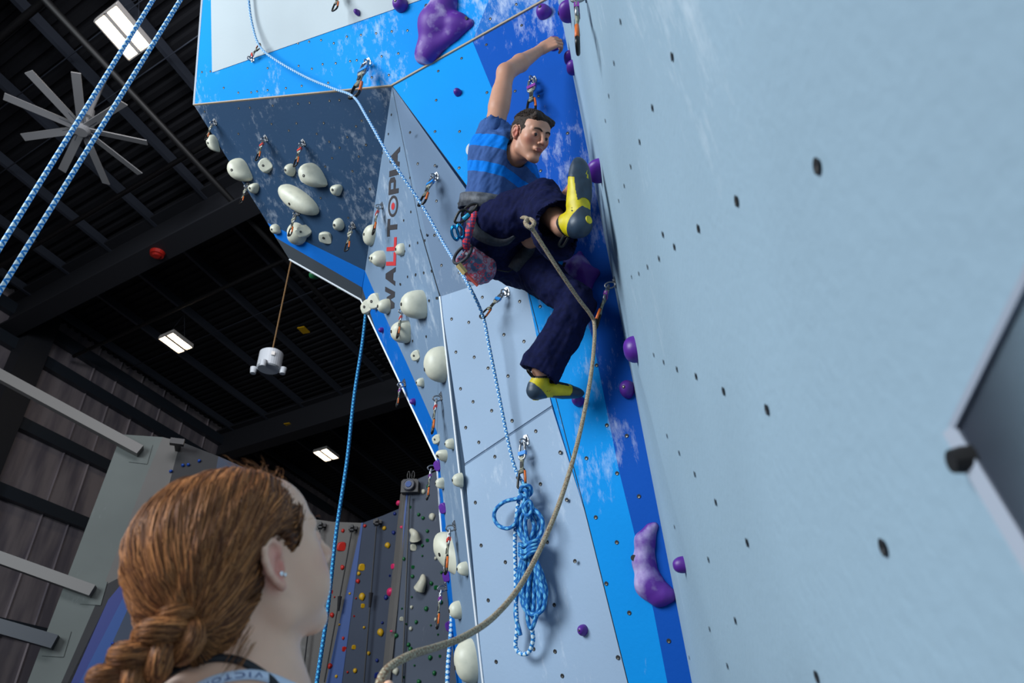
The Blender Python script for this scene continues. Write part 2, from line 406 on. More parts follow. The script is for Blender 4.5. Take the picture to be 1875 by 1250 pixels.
# frame column against the left wall
c = wall_left_at(70, 560); MB().bar((c.x+.3, c.y, 0), (c.x+.3, c.y, H-.2), .35, .7, up=A).build('frame_column', M['beam'], roof)
# fire pipe and thin conduits
pipes = empty('roof_pipes', (-5, 12, H-.6)); pipes['kind'] = 'structure'
def pipe(name, pts, r, m, label):
    return MB().tube([Vector(p) for p in pts], r, 8).build(name, m, pipes, smooth=True)
def across(u, v, z, l0=-10):
    c = zat(u, v, z); return [c+B*l0, c+B*((nn.dot(WL)+.4-nn.dot(c))/nn.dot(B))]
pipe('sprinkler_pipe', across(35, 40, H-.9), .06, M['pipe'], 'thick black sprinkler pipe crossing the ceiling above the big fan')
pipe('sprinkler_pipe', across(370, 545, H-.9), .05, M['pipe'], 'black sprinkler pipe crossing the ceiling above the middle light')
pipe('sprinkler_pipe', across(350, 280, H-.9), .05, M['pipe'], 'black sprinkler pipe between the big fan and the climbing wall')
pipe('conduit', across(150, 85, H-.35), .012, M['purlin'], 'thin grey conduit running beside the nearest ceiling light')
pipe('conduit', across(25, 300, H-.35), .012, M['purlin'], 'thin grey conduit below and left of the fan')
pipe('conduit', across(460, 580, H-.35), .014, M['purlin'], 'thin pale conduit right of the middle ceiling light')
c = zat(455, 400, H-1.0); pipe('sprinkler_pipe', [c-A*6, c+A*22], .06, M['pipe'], 'black sprinkler main running lengthwise under the roof')
# smoke alarm, warning tags
c = zat(287, 467, H-1.25); mb = MB(); mb.cyl(c, c+Vector((0, 0, .1)), .14, .16, 20); mb.cyl(c-Vector((0, 0, .03)), c, .07, .1, 16)
tag(mb.build('alarm_beacon', M['far_red'], loc=c, smooth=False), 'small round red alarm beacon under the dark roof beam', 'alarm')
for (u, v, lb) in ((556, 604, 'yellow tag on the roof bar left of the hanging blue rope'), (529, 778, 'yellow tag low under the roof above the small light')):
    c = zat(u, v, H-.7); tag(MB().bar(c-A*.14, c+A*.14, .2, .03).build('warning_tag', M['yellow'], loc=c), lb, 'tag')

# left wall girts, pale tubes
gr = empty('wall_girts', lw(10)+Vector((0, 0, 2))); gr['kind'] = 'structure'
for (u, v) in ((120, 690), (120, 620+12), (100, 810), (80, 932), (60, 1160)):
    c = wall_left_at(u, v); c = c+Vector((.12, 0, 0)); t0 = (p1.y-c.y)/A.y; MB().bar(c+A*(-14), c+A*14, .2, .3).build('girt', M['girt'], gr)
for j in range(7):
    c = wall_left_at(140+j*45, 760+j*14); q = Vector((c.x+.03, c.y, 0)); MB().bar(q, q+Vector((0, 0, H)), .02, .05).build('film_seam', M['foil'], gr)

# ceiling lights; the two out of view are added
M['lamp'] = mat('lamp_panel', (1, .9, .75, 1), .5); bnode = M['lamp'].node_tree.nodes['Principled BSDF']
bnode.inputs['Emission Color'].default_value = (1, .80, .56, 1); bnode.inputs['Emission Strength'].default_value = 9
M['lamp_frame'] = mat('white_lamp_housing', srgb(200, 195, 190), .4)
for (u, v, lb, sc) in ((225, 61, 'large bright twin panel light above the fan, top left', 1.0), (322, 628, 'twin panel light glowing in the middle of the dark ceiling', 1.05), (597, 833, 'small distant twin panel light above the woman face', 1.15), (-340, 380, 'added twin panel light beyond the left edge', 1), (900, 340, 'added twin panel light hidden behind the climbing wall', 1)):
    c = zat(u, v, CZ+10.0); e = empty('ceiling_light', c, lb, 'light', 'panel lights under the roof')
    Lh, Wh = .36*sc, .27*sc
    mb = MB(); z = Vector((0, 0, .05)); mb.prism([c-A*Lh-B*Wh+z, c+A*Lh-B*Wh+z, c+A*Lh+B*Wh+z, c-A*Lh+B*Wh+z], (0, 0, .05))
    for s in (-1, 1): mb.bar(c+A*(s*Lh)-B*Wh+z*.4, c+A*(s*Lh)+B*Wh+z*.4, .02, .06); mb.bar(c-A*Lh+B*(s*Wh)+z*.4, c+A*Lh+B*(s*Wh)+z*.4, .02, .06)
    mb.bar(c-A*Lh+z*.4, c+A*Lh+z*.4, .07, .06)
    mb.build('housing', M['lamp_frame'], e)
    for s in (-1, 1):
        a = c+B*(s*Wh*.56); MB().bar(a-A*(Lh*.93)+z*.3, a+A*(Lh*.93)+z*.3, Wh*.78, .02).build('light_panel', M['lamp'], e)
    mb = MB(); mb.cyl(c-A*Lh*.8+z*2, c+Vector((0, 0, .9)), .006, n=5); mb.cyl(c+A*Lh*.8+z*2, c+Vector((0, 0, .9)), .006, n=5); mb.build('hanger_wire', M['purlin'], e)
# big ceiling fan
fc = zat(149, 240, CZ+9.2); fan = empty('ceiling_fan', fc, 'large nine blade grey ceiling fan under the dark roof', 'fan')
M['fan'] = mat('grey_fan_metal', srgb(150, 150, 152), .5, .0)
mb = MB(); mb.cyl(fc, fc+Vector((0, 0, .16)), .13, .15, 24); mb.cyl(fc-Vector((0, 0, .03)), fc, .10, .13, 24); mb.build('hub', M['fan'], fan)
mb = MB(); mb.cyl(fc+Vector((0, 0, .16)), fc+Vector((0, 0, 1.6)), .035, n=12); mb.cyl(fc+Vector((0, 0, .3)), fc+Vector((0, 0, .5)), .1, .06, 16); mb.build('down_rod', M['fan'], fan)
tips = [(50, 135), (137, 137), (225, 192), (268, 265), (255, 322), (193, 340), (112, 316), (40, 255), (5, 180)]
tv = [zat(u, v, fc.z)-fc for u, v in tips]; R_ = sum(t.length for t in tv)/9
for i, t in enumerate(tv):
    d = t.normalized(); q = d.cross(Vector((0, 0, 1)))
    mb = MB(); mb.bar(fc+d*.1+Vector((0, 0, .05)), fc+d*t.length+Vector((0, 0, .05)), .13, .018, up=(Vector((0, 0, 1))+q*.2))
    mb.build('blade', M['fan'], fan)
    MB().bar(fc+d*.08+Vector((0, 0, .06)), fc+d*.34+Vector((0, 0, .06)), .06, .03).build('blade_arm', M['purlin'], fan)
# hanging wireless unit with pods
s0 = 9.0; c = P(495, 660, s0); un = empty('hanging_speaker', c, 'white round drum unit hanging on a cable with three small pods', 'speaker')
M['unit'] = mat('white_plastic', srgb(178, 182, 188), .45)
mb = MB(); mb.cyl(c-Vector((0, 0, .11)), c+Vector((0, 0, .10)), .145, .145, 32); mb.cyl(c+Vector((0, 0, .10)), c+Vector((0, 0, .12)), .145, .12, 32); mb.cyl(c-Vector((0, 0, .125)), c-Vector((0, 0, .11)), .13, .145, 32); mb.build('drum', M['unit'], un, loc=None)
for i, (dx, dy) in enumerate(((-.19, .02), (.17, .03), (-.02, -.15))):
    q = c+Vector((dx, dy, -.12)); mb = MB(); mb.cyl(q+Vector((0, 0, .03)), q-Vector((0, 0, .05)), .045, .035, 14); mb.cyl(q, c+Vector((dx*.5, dy*.5, -.08)), .012, n=8); mb.build('pod', M['unit'], un)
MB().cyl(c+Vector((0, 0, .12)), c+Vector((0, 0, H-c.z)), .01, n=6).build('cable', mat('brass_chain', srgb(120, 92, 60), .5, .4), un)
MB().prism([c+Vector((.05, -.142, .0)), c+Vector((.09, -.13, .0)), c+Vector((.09, -.13, .05)), c+Vector((.05, -.142, .05))], (0, -.006, 0)).build('sticker', M['lamp_frame'], un)

# ------------------------------------------------------------------ climbing wall planes
DR = .225
nR = camdir(1, .165, .0846)            # x right, y up, z towards the viewer (=-forward): n = (1,.165) fwd -.0846
PR = Plane(nR, CAM+nR*(DR/nR.length_squared))
c0 = PR.at(1267, 1250); c1 = PR.at(1022, 0)
P1 = plane3(c0, c1, c0+B)
vB = P1.at(718, 157); vK = P1.at(957, 493); vF = P(806, 543, P1.depth(806, 543)+.10)
vC = P1.at(1020, -12)
vA = P(355, 192, 5.35)
PU = plane3(vB, vC, vA)
PG = plane3(vB, vK, vF)
vFR = P1.at(1150, 1250)
PF = plane3(vK, vFR, vF)
vEb = PF.at(885, 1250)
e_ = (vB-vF); PE = plane3(vF, vB, vF+Vector((-.45, .89, 0)))
vQ = PE.at(661, 549); vS = PE.at(800, 842)
PE2 = plane3(vF, vEb, vS)
PD = plane3(vA, vB, vQ)
tower = empty('climbing_wall', (vF.x, vF.y+.6, 0), 'faceted climbing wall tower of grey, white and blue panels, left of the climber', 'climbing wall')
rwall = empty('climbing_wall', (1.2, 1.0, 0), 'plain pale grey blue climbing wall filling the right side', 'climbing wall')
def panel(pl, px, m, name='wall_panel', parent=None, thick=.03, lift=0.0, label=None, pts=None, z0=False):
    q = pts or [pl.at(u, v) for u, v in px]
    q = [p+pl.n*lift for p in q]
    o = MB().prism(q, -pl.n*thick).build(name, m, parent or tower)
    if label: o['label'] = label
    return o
def down(pl, u, v, frac=1.0):
    """continue an edge to the floor along the wall"""
    p = pl.at(u, v); return p
# --- upper face U
panel(PU, [(355, 192), (718, 157), (865, 75), (895, 0), (930, -95), (372, -95), (370, 0)], M['cyan_top'], label='bright cyan band under the white panel')
panel(PU, [(865, 75), (1020, -12), (1010, -95), (930, -95), (895, 0)], M['blue_top'], label='mid blue panel above the seam')
panel(PU, [(389, 133), (780, -3), (860, -95), (384, -95), (387, 0)], M['white_paint'], lift=.004, thick=.02, label='white panel at the top')
# --- mid face M on P1
panel(P1, [(718, 157), (865, 75), (912, 190), (945, 262), (968, 300), (1000, 378), (1035, 470), (1062, 545), (1085, 620), (1133, 860), (1197, 1120), (1222, 1250), (1150, 1250), (1075, 950), (1000, 700), (957, 493), (858, 345)], M['cyan'], label='cyan panel stripe running down beside the pale panel')
panel(P1, [(865, 75), (1020, -12), (1022, 0), (1267, 1250), (1222, 1250), (1197, 1120), (1133, 860), (1085, 620), (1062, 545), (1035, 470), (1000, 378), (968, 300), (945, 262), (912, 190)], M['blue'], label='deep blue panel in the corner')
panel(PG, None, M['grey'], pts=[vB, vK, vF], label='mid grey triangular panel')
panel(PF, [(806, 543), (957, 493), (1000, 700), (1010, 742), (851, 848)], M['pale'], label='pale grey blue panel')
panel(PF, [(851, 853), (1011, 747), (1075, 950), (1150, 1250), (885, 1250)], M['pale'], label='pale grey blue panel')
panel(PF, [(851, 848), (1010, 742), (1011, 747), (851, 853)], M['grey'], name='panel_seam', lift=-.003)
# --- E faces
blueE = [(668, 495), (700, 568), (745, 665), (800, 790), (800, 842), (770, 782), (725, 690), (690, 610), (663, 526)]
panel(PE, [(718, 157), (806, 543), (800, 790), (745, 665), (700, 568), (668, 495)], M['grey2'], label='slate grey panel carrying the lettering')
panel(PE, blueE, M['stripe'], label='blue stripe')
panel(PE, [(663, 526), (690, 610), (725, 690), (770, 782), (800, 842), (661, 549)], M['char'], label='charcoal edge band')
xb = PE2.at(838, 1250); xm = PE2.at(806, 1000)
panel(PE2, [(806, 543), (885, 1250), (846, 1250), (829, 1100), (815, 950), (806, 860), (800, 790)], M['grey2'], label='narrow vertical slate panel')
panel(PE2, [(800, 790), (806, 860), (815, 950), (829, 1100), (846, 1250), (836, 1250), (818, 1080), (806, 940), (800, 842)], M['stripe'], label='blue stripe')
# --- D overhang
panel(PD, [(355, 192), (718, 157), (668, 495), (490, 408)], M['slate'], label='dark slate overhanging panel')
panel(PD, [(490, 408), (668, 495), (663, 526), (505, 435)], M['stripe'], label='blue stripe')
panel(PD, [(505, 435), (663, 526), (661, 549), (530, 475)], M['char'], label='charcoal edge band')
# down to the floor (below the frame) and the body behind
def to_floor(p, q):
    d = (q-p); t = (0.0-p.z)/d.z; return p+d*t
fl_ = lambda pl, a, b: to_floor(pl.at(*a), pl.at(*b))
pc0, pc1 = P1.at(1267, 1250), to_floor(c1, c0); pa = P1.at(1222, 1250); pb_ = vFR
pa2 = fl_(P1, (1197, 1120), (1222, 1250)); pb2 = fl_(P1, (1075, 950), (1150, 1250)); pe2 = to_floor(vF, vEb)
panel(P1, None, M['blue'], pts=[pa, pc0, pc1, pa2]); panel(P1, None, M['cyan'], pts=[pb_, pa, pa2, pb2])
panel(PF, None, M['pale'], pts=[vEb, PF.at(1150, 1250), pb2, pe2])
xe = PE2.at(846, 1250); xe0 = PE2.at(829, 1100); xe2 = to_floor(xe0, xe); xf0 = PE2.at(836, 1250); xf2 = to_floor(PE2.at(818, 1080), xf0)
panel(PE2, None, M['grey2'], pts=[xe, vEb, pe2, xe2]); panel(PE2, None, M['stripe'], pts=[xf0, xe, xe2, xf2])
# edge trims
def trim(a, b, w_, m, name='edge_trim'): return MB().bar(a, b, w_, w_).build(name, m, tower)
trim(vA, vB, .011, M['edge']); trim(vB, vC, .015, M['edge'])
trim(vF, vEb, .010, M['white_edge']); trim(vEb, pe2, .010, M['white_edge'])
for a, b in (((530, 475), (661, 549)),): trim(PD.at(*a), PD.at(*b), .011, M['white_edge'])
trim(PE.at(661, 549), PE.at(800, 842), .010, M['white_edge'])
trim(PE2.at(800, 842), PE2.at(806, 940), .010, M['white_edge']); trim(PE2.at(806, 940), PE2.at(818, 1080), .010, M['white_edge'])
trim(vA, PU.at(370, 0), .012, M['white_edge']); trim(PU.at(370, 0), PU.at(372, -95), .012, M['white_edge'])
trim(vB, PE.at(770, 420), .003, M['char'], 'panel_seam'); trim(PE.at(770, 420), vF, .007, M['char'], 'panel_seam')
trim(vB, P1.at(858, 345), .003, M['char'], 'panel_seam'); trim(P1.at(858, 345), P1.at(957, 493), .003, M['char'], 'panel_seam')
trim(vK, P1.at(1075, 950), .003, M['char'], 'panel_seam'); trim(P1.at(1075, 950), vFR, .003, M['char'], 'panel_seam')
# back of the tower: sheets closing the volume behind the visible faces
Mb_ = M['hall']
bk = Vector((.4, 1.6, 0))
top = [PU.at(372, -95), PU.at(1010, -95)]
MB().add([top[0], top[1], top[1]+bk, top[0]+bk*.7], [(0, 1, 2, 3)]).build('back_panel', Mb_, tower)
q = [top[0], vA, PD.at(530, 475), PD.at(661, 549)]
inner = [top[0]+bk*.7, vA+bk*.35+Vector((.3, 0, 0)), PD.at(530, 475)+Vector((.35, .5, .5)), PD.at(661, 549)+Vector((.5, .6, .3))]
MB().add(q+inner, [(0, 1, 5, 4), (1, 2, 6, 5), (2, 3, 7, 6)]).build('back_panel', Mb_, tower)
# --- R wall : main sheet and a narrow sheet by the corner
def Rpt(s_, t_): return None
ra, rb = c1+(c1-c0)*.12, to_floor(c1, c0)
hR = Vector((PR.n.y, -PR.n.x, 0)).normalized()
if hR.y > 0: hR = -hR                    # horizontally along the wall, towards the camera side
def back_to(p, y): return p+hR*((p.y-y)/abs(hR.y))
rtop = [ra, back_to(ra, -.9)]; rbot = [rb, back_to(rb, -.9)]
o = MB().prism([ra, rtop[1], rbot[1], rb], -PR.n*.04).build('wall_panel', M['right_paint'], rwall)
o['label'] = 'large pale blue grey textured panel'

# bolt holes: flat discs, the shade inside each recess put into the colour
M['tnut'] = mat('zinc_insert', srgb(120, 118, 112), .45, .8)
def holes(pl, px, r, parent, r_ring=1.5):
    mb = MB()
    for (u, v) in px:
        c = pl.at(u, v); x = pl.rt; y = pl.up; n = 12
        ri = [c+(x*math.cos(t)+y*math.sin(t))*r+pl.n*.0022 for t in [2*math.pi*i/n for i in range(n)]]
        ro = [c+(x*math.cos(t)+y*math.sin(t))*r*r_ring+pl.n*.0006 for t in [2*math.pi*i/n for i in range(n)]]
        mb.add(ri, [tuple(range(n))], 0)
        mb.add([c+pl.n*.0026+pl.up*(-r*.45)+pl.rt*(r*.4*a)+pl.up*(r*.3*b) for a, b in ((-1, -1), (1, -1), (1, 1), (-1, 1))], [(0, 1, 2, 3)], 1)
    o = mb.build('bolt_holes', [M['hole'], M['tnut']], parent); o['kind'] = 'stuff'
    return o
z3 = lambda L, x0, y0, s: [(x0+a/s, y0+b/s) for a, b in L]
holes(PF, z3([(391, 356), (650, 385), (297, 530), (541, 615), (680, 662), (178, 507), (208, 736), (335, 771), (431, 847), (569, 902), (240, 990), (327, 1080), (456, 1142), (598, 1213), (518, 352)], 780, 450, 3.7875)
      +z3([(441, 57), (657, 25), (768, 74), (502, 126), (577, 193), (882, 174), (683, 291), (790, 321), (486, 407), (913, 395), (822, 592), (513, 607), (626, 685), (546, 863), (855, 885), (758, 1090), (583, 1150), (858, 1102), (892, 1216)], 680, 760, 2.55), .0085, tower)
holes(P1, z3([(142, 459), (250, 512), (327, 593), (214, 343), (284, 380), (175, 667), (249, 755), (212, 900), (293, 1003), (432, 1102), (253, 1160), (178, 132), (102, 821), (50, 438), (73, 605)], 1000, 600, 1.923)
      +z3([(512, 380), (811, 216), (302, 495), (104, 603), (87, 850), (517, 785), (755, 773), (955, 815), (77, 1115), (285, 1115), (1200, 1130)], 780, 0, 4.63)
      +z3([(77, 338), (281, 358), (971, 384), (1257, 381)], 780, 230, 4.63)+[(989, 561), (1090, 585)], .0085, tower)
holes(PG, z3([(336, 223), (437, 234), (446, 441), (577, 456), (434, 642), (475, 818), (580, 860), (291, 40)], 660, 230, 3.2), .0085, tower)
holes(PU, z3([(545, 160), (765, 38)], 780, 0, 4.63)+z3([(1305, 505-45), (1130, 330), (1230, 280), (1337, 267), (1453, 255), (1572, 240), (1692, 233), (1495, 430), (1622, 408), (1420, 590), (1550, 573), (942, 318), (1033, 307), (1045, 490), (1145, 483), (1255, 467), (963, 525), (862, 503), (625, 520), (885, 655), (765, 672), (1087, 632), (625, 688), (545, 697), (500, 705), (402, 707), (290, 670), (125, 550), (190, 545), (705, 170), (770, 172), (855, 160), (940, 147), (1025, 132), (1117, 115), (617, 350), (707, 330), (857, 330), (480, 217), (410, 237), (330, 247), (245, 262), (363, 105), (600, 180), (1425, 57), (1543, 37), (1213, 95)], 340, 0, 4.166), .008, tower)
holes(PD, z3([(663, 805), (857, 790), (945, 783), (1097, 768), (1172, 763), (1405, 848), (1343, 920), (1300, 963), (1233, 1045), (1375, 1105), (1320, 1193), (1175, 1125), (787, 995), (845, 940), (1053, 938), (655, 945), (490, 820), (405, 825), (145, 850), (1095, 1080), (1000, 1020), (403, 1020)], 340, 0, 4.166)
      +z3([(1272, 555), (1117, 455), (1065, 520), (1377, 355), (1405, 690), (1240, 910), (1030, 760)], 340, 180, 4.166), .008, tower)
holes(PE, z3([(1570, 875), (1547, 1022), (1715, 1010)], 340, 0, 4.166)+z3([(291, 305), (296, 505), (254, 555), (289, 703), (336, 686), (378, 672), (372, 862), (418, 852), (323, 875), (277, 885), (236, 930), (404, 1025), (446, 1010), (260, 735), (128, 120+40), (390, 640)], 660, 230, 3.2)
      +z3([(845, 155), (985, 95), (880, 320), (925, 310), (970, 300), (790, 375), (1005, 455), (955, 470), (862, 700), (940, 675), (985, 1085), (960, 870)], 480, 400, 3.126), .008, tower)
holes(PR, z3([(483, 215), (285, 82), (260, 240), (240, 365), (407, 410), (227, 460), (358, 540), (324, 635), (299, 708), (278, 765), (730, 765), (583, 870), (447, 893), (491, 940), (432, 985), (388, 1017), (355, 1043), (327, 1055)], 1000, 0, 2.083)
      +z3([(530, 170), (627, 222), (462, 145), (415, 120), (427, 380), (470, 440), (525, 515), (599, 613), (710, 755), (453, 700), (573, 815), (668, 1030), (380, 95), (577, 1060), (640, 1190), (505, 1160)], 1000, 600, 1.923)+[(1620, 1001), (1406, 749), (1497, 1238), (1499, 303)], .0075, rwall)

# lettering on the slate panel, reading upwards
M['ink'] = mat('black_lettering', srgb(48, 46, 50), .6); M['ink_red'] = mat('red_lettering', srgb(190, 42, 48), .6)
# letter strokes in a 1 x 1 box (x across the word, y up the letter)
def poly_letters():
    L = {}
    L['W'] = [[(0, 1), (.2, 1), (.3, .38), (.42, .8), (.58, .8), (.7, .38), (.8, 1), (1, 1), (.82, 0), (.62, 0), (.5, .42), (.38, 0), (.18, 0)]]
    L['A'] = [[(0, 0), (.36, 1), (.64, 1), (1, 0), (.76, 0), (.68, .22), (.32, .22), (.24, 0)]]
    L['L'] = [[(0, 0), (0, 1), (.3, 1), (.3, .26), (1, .26), (1, 0)]]
    L['T'] = [[(.36, 0), (.36, .74), (0, .74), (0, 1), (1, 1), (1, .74), (.64, .74), (.64, 0)]]
    L['P'] = [[(0, 0), (0, 1), (.75, 1), (1, .85), (1, .45), (.75, .3), (.28, .3), (.28, 0)]]
    L['I'] = [[(0, 0), (0, 1), (1, 1), (1, 0)]]
    return L
LET = poly_letters()
tb = PE.at(722, 572); tt = PE.at(733, 268)       # right-hand side of the word in the picture = foot of the letters
tl = PE.at(709, 566)
upv = (tt-tb); Ltot = upv.length; upv.normalize()
outv = (PE.at(711, 560)-PE.at(722, 566)); outv = (outv-upv*outv.dot(upv)); hgt = .2; outv.normalize()
word = empty('wall_lettering', tb); del word
seq = [('W', 1.35, 0), ('A', 1.0, 0), ('L', .72, 1), ('L', .72, 1), ('T', .95, 0), ('O', 1.15, 0), ('P', .9, 0), ('I', .32, 0), ('A', 1.05, 0)]
tot = sum(w_ for _, w_, _ in seq)+.07*(len(seq)-1); x = 0
hh = (PE.at(697, 440)-PE.at(713, 440)).length
hh = abs(((PE.at(711, 420)-PE.at(729, 420))).dot(outv))
for ch, w_, red in seq:
    ww = w_/tot*Ltot; x0 = x; x += ww+.07/tot*Ltot
    f = lambda a, b: tb+upv*(x0+a*ww)+outv*(b*hh)+PE.n*.0015
    mb = MB()
    if ch == 'O':
        n = 28; vs = []
        for i in range(n):
            t = 2*math.pi*i/n; vs += [f(.5+.5*math.cos(t), .5+.5*math.sin(t)), f(.5+.37*math.cos(t), .5+.34*math.sin(t))]
        mb.add(vs, [(2*i, 2*i+1, (2*i+3) % (2*n), (2*i+2) % (2*n)) for i in range(n)])
        mb.add([f(.5+.17*math.cos(2*math.pi*i/16), .5+.17*math.sin(2*math.pi*i/16)) for i in range(16)], [tuple(range(16))], 1)
    else:
        for pg in LET[ch]: mb.prism([f(a, b) for a, b in pg], PE.n*.0008, red)
        if ch == 'P': mb.add([f(a, b)+PE.n*.0012 for a, b in ((.3, .5), (.68, .5), (.68, .76), (.3, .76))], [(0, 1, 2, 3)], 2)
    mb.build('letter', [M['ink'], M['ink_red'], M['grey2']], tower)

# lower right: dark wedge volume near the camera
M['vol_dark'] = noisy('dark_slate_volume', srgb(66, 72, 88), srgb(50, 54, 66), 5, .4, bump=.05)
M['vol_edge'] = mat('pale_volume_edge', srgb(150, 158, 172), .5)
va = PR.at(1748, 786); vb_ = PR.at(1925, 430); vc_ = PR.at(1985, 1190); ap = P(2300, 780, .27)
vol = empty('wedge_volume', va, 'dark grey angular wedge volume with a pale edge, at the right border', 'volume')
MB().add([va, vb_, vc_, ap], [(0, 3, 1), (0, 2, 3), (0, 1, 2), (1, 3, 2)]).build('shell', M['vol_dark'], vol)
MB().bar(va, vc_+(ap-vc_)*.02, .010, .010).build('edge_strip', M['vol_edge'], vol)
MB().bar(va, vb_, .006, .006).build('edge_strip', M['vol_edge'], vol)
q = va+(vc_-va)*.16+PR.n*.004; MB().cyl(q-PR.n*.004, q+PR.n*.008, .009, .007, 12).build('screw', M['hole'], vol)
# ------------------------------------------------------------------ far climbing walls
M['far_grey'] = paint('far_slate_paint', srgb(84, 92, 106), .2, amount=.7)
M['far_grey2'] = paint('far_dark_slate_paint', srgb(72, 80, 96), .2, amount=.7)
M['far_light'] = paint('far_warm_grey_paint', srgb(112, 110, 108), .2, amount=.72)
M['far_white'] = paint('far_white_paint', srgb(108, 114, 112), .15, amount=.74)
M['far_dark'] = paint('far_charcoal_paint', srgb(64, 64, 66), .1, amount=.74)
M['far_stripe'] = mat('far_blue_stripe', srgb(4, 66, 138), .5); M['far_navy'] = mat('far_navy_stripe', srgb(16, 40, 120), .5)
fw = empty('climbing_wall', P(690, 1000, 12)*1, 'distant tall climbing walls dotted with coloured holds behind the woman face', 'climbing wall'); fw.location.z = 0
PW1 = Plane((-.12, -1, -.04), P(745, 885, 11)); PW2 = Plane((.06, -1, -.05), P(665, 957, 12.3)); PWs = plane3(PW1.at(745, 885), PW1.at(705, 1250), P(733, 905, 11.35))
def to0(pl, a, b):
    p, q = pl.at(*a), pl.at(*b); d = q-p; return q if q.z < .02 else p+d*((.0-p.z)/d.z)
def strip(pl, tl_, bl, br, tr, m, name='wall_panel', parent=None, lift=0.0, thick=.15, label=None):
    q = [pl.at(*tl_), to0(pl, tl_, bl), to0(pl, tr, br), pl.at(*tr)]
    o = MB().prism([p+pl.n*lift for p in q], -pl.n*thick).build(name, m, parent); 
    if label: o['label'] = label
    return o
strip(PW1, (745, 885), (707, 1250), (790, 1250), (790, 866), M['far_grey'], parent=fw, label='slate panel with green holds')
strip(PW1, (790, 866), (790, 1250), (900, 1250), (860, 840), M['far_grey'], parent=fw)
strip(PWs, (745, 885), (707, 1250), (698, 1250), (733, 905), M['far_light'], parent=fw, thick=.05, label='pale edge panel with pink holds')
strip(PW1, (746, 886), (708, 1250), (713, 1250), (749, 885), M['far_stripe'], parent=fw, lift=.01, thick=.02)
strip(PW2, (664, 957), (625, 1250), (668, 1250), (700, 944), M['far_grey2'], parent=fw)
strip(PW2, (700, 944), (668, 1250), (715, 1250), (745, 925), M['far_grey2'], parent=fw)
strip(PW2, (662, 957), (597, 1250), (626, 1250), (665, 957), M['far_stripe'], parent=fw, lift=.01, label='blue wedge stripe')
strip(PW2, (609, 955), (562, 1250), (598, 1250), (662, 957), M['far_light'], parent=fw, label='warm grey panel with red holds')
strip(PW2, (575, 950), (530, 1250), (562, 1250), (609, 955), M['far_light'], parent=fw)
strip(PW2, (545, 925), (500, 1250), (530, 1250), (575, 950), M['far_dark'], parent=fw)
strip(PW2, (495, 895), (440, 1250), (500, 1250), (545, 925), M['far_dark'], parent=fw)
# seams carrying the belay lines
belays = [(PW2, 590, 963, 556, 1250, 'leftmost of the three small black belay units high on the far wall'), (PW2, 647, 968, 596, 1250, 'middle of the three small black belay units high on the far wall'), (PW2, 692, 957, 668, 1250, 'rightmost of the three small black belay units high on the far wall')]
M['belay'] = mat('black_belay_housing', srgb(28, 28, 32), .45)
for pl, u, v, u2, v2, lb in belays:
    c = pl.at(u, v); e = empty('auto_belay', c, lb, 'belay', 'belay units on the far wall')
    mb = MB(); mb.bar(c+pl.n*.02+pl.rt*-.07, c+pl.n*.02+pl.rt*.07, .12, .06); mb.bar(c+pl.n*.0, c+pl.n*.2, .04, .05); mb.cyl(c+pl.n*.15-pl.rt*.03-pl.up*.06, c+pl.n*.15+pl.rt*.03-pl.up*.06, .035, n=14); mb.build('bracket', M['belay'], e)
    d = pl.at(u2, v2)+pl.n*.12; MB().cyl(c+pl.n*.15-pl.up*.1, d, .012, n=6).build('line', M['belay'], e)
    f_ = .45; q = (c+pl.n*.15-pl.up*.1)*(1-f_)+d*f_; MB().cyl(q, q-pl.up*.22, .035, .02, 8).build('carabiner', M['belay'], e)
c = PW1.at(754, 894); e = empty('auto_belay', c, 'round auto belay device with blue centre in a grey square housing', 'belay')
mb = MB(); mb.prism([c+PW1.rt*a+PW1.up*b for a, b in ((-.13, -.1), (.13, -.1), (.13, .07), (.1, .1), (-.1, .1), (-.13, .07))], PW1.n*.14); mb.build('housing', M['belay'], e)
mb = MB(); mb.cyl(c+PW1.n*.14, c+PW1.n*.2, .095, .08, 28); mb.ring(c+PW1.n*.2, PW1.rt, PW1.up, .075, .012, 28, 8); mb.build('casing', mat('grey_casing', srgb(96, 98, 106), .5), e)
MB().cyl(c+PW1.n*.2, c+PW1.n*.215, .05, .045, 24).build('centre', M['far_stripe'], e)
mb = MB()
for s in (-.035, .035): mb.ring(c+PW1.n*.1+PW1.up*.17+PW1.rt*s, PW1.rt*.5, PW1.up*1.6, .04, .009, 16, 6)
mb.build('shackle', M['belay'], e)
MB().cyl(c+PW1.n*.1-PW1.up*.15, PW1.at(738, 1250)+PW1.n*.05, .012, n=6).build('line', M['belay'], e)
# white tower on the left
ww_ = empty('climbing_wall', P(200, 1000, 11), 'white climbing tower at the far left with steel struts and blue striped foot', 'climbing wall'); ww_.location.z = 0
PL = Plane((.35, -1, -.03), P(250, 900, 11))
strip(PL, (222, 795), (50, 1250), (112, 1250), (245, 925), M['far_white'], parent=ww_)
q = [PL.at(*a) for a in ((222, 795), (298, 800), (268, 870), (190, 1072), (112, 1250), (50, 1250))]
ww_.children[0].data = MB().prism([p-ww_.location for p in q]+[], -PL.n*.2).build('tmp', M['far_white']).data
bpy.data.objects.remove(bpy.data.objects['tmp'])
q = [PL.at(50, 1250), PL.at(112, 1250), to0(PL, (190, 1072), (112, 1250)), to0(PL, (222, 795), (50, 1250))]
MB().prism(q, -PL.n*.2).build('wall_panel', M['far_white'], ww_)
def pxpanel(pl, px, m, parent, lift=0, label=None, thick=.1):
    o = MB().prism([pl.at(*a)+pl.n*lift for a in px], -pl.n*thick).build('wall_panel', m, parent)
    if label: o['label'] = label
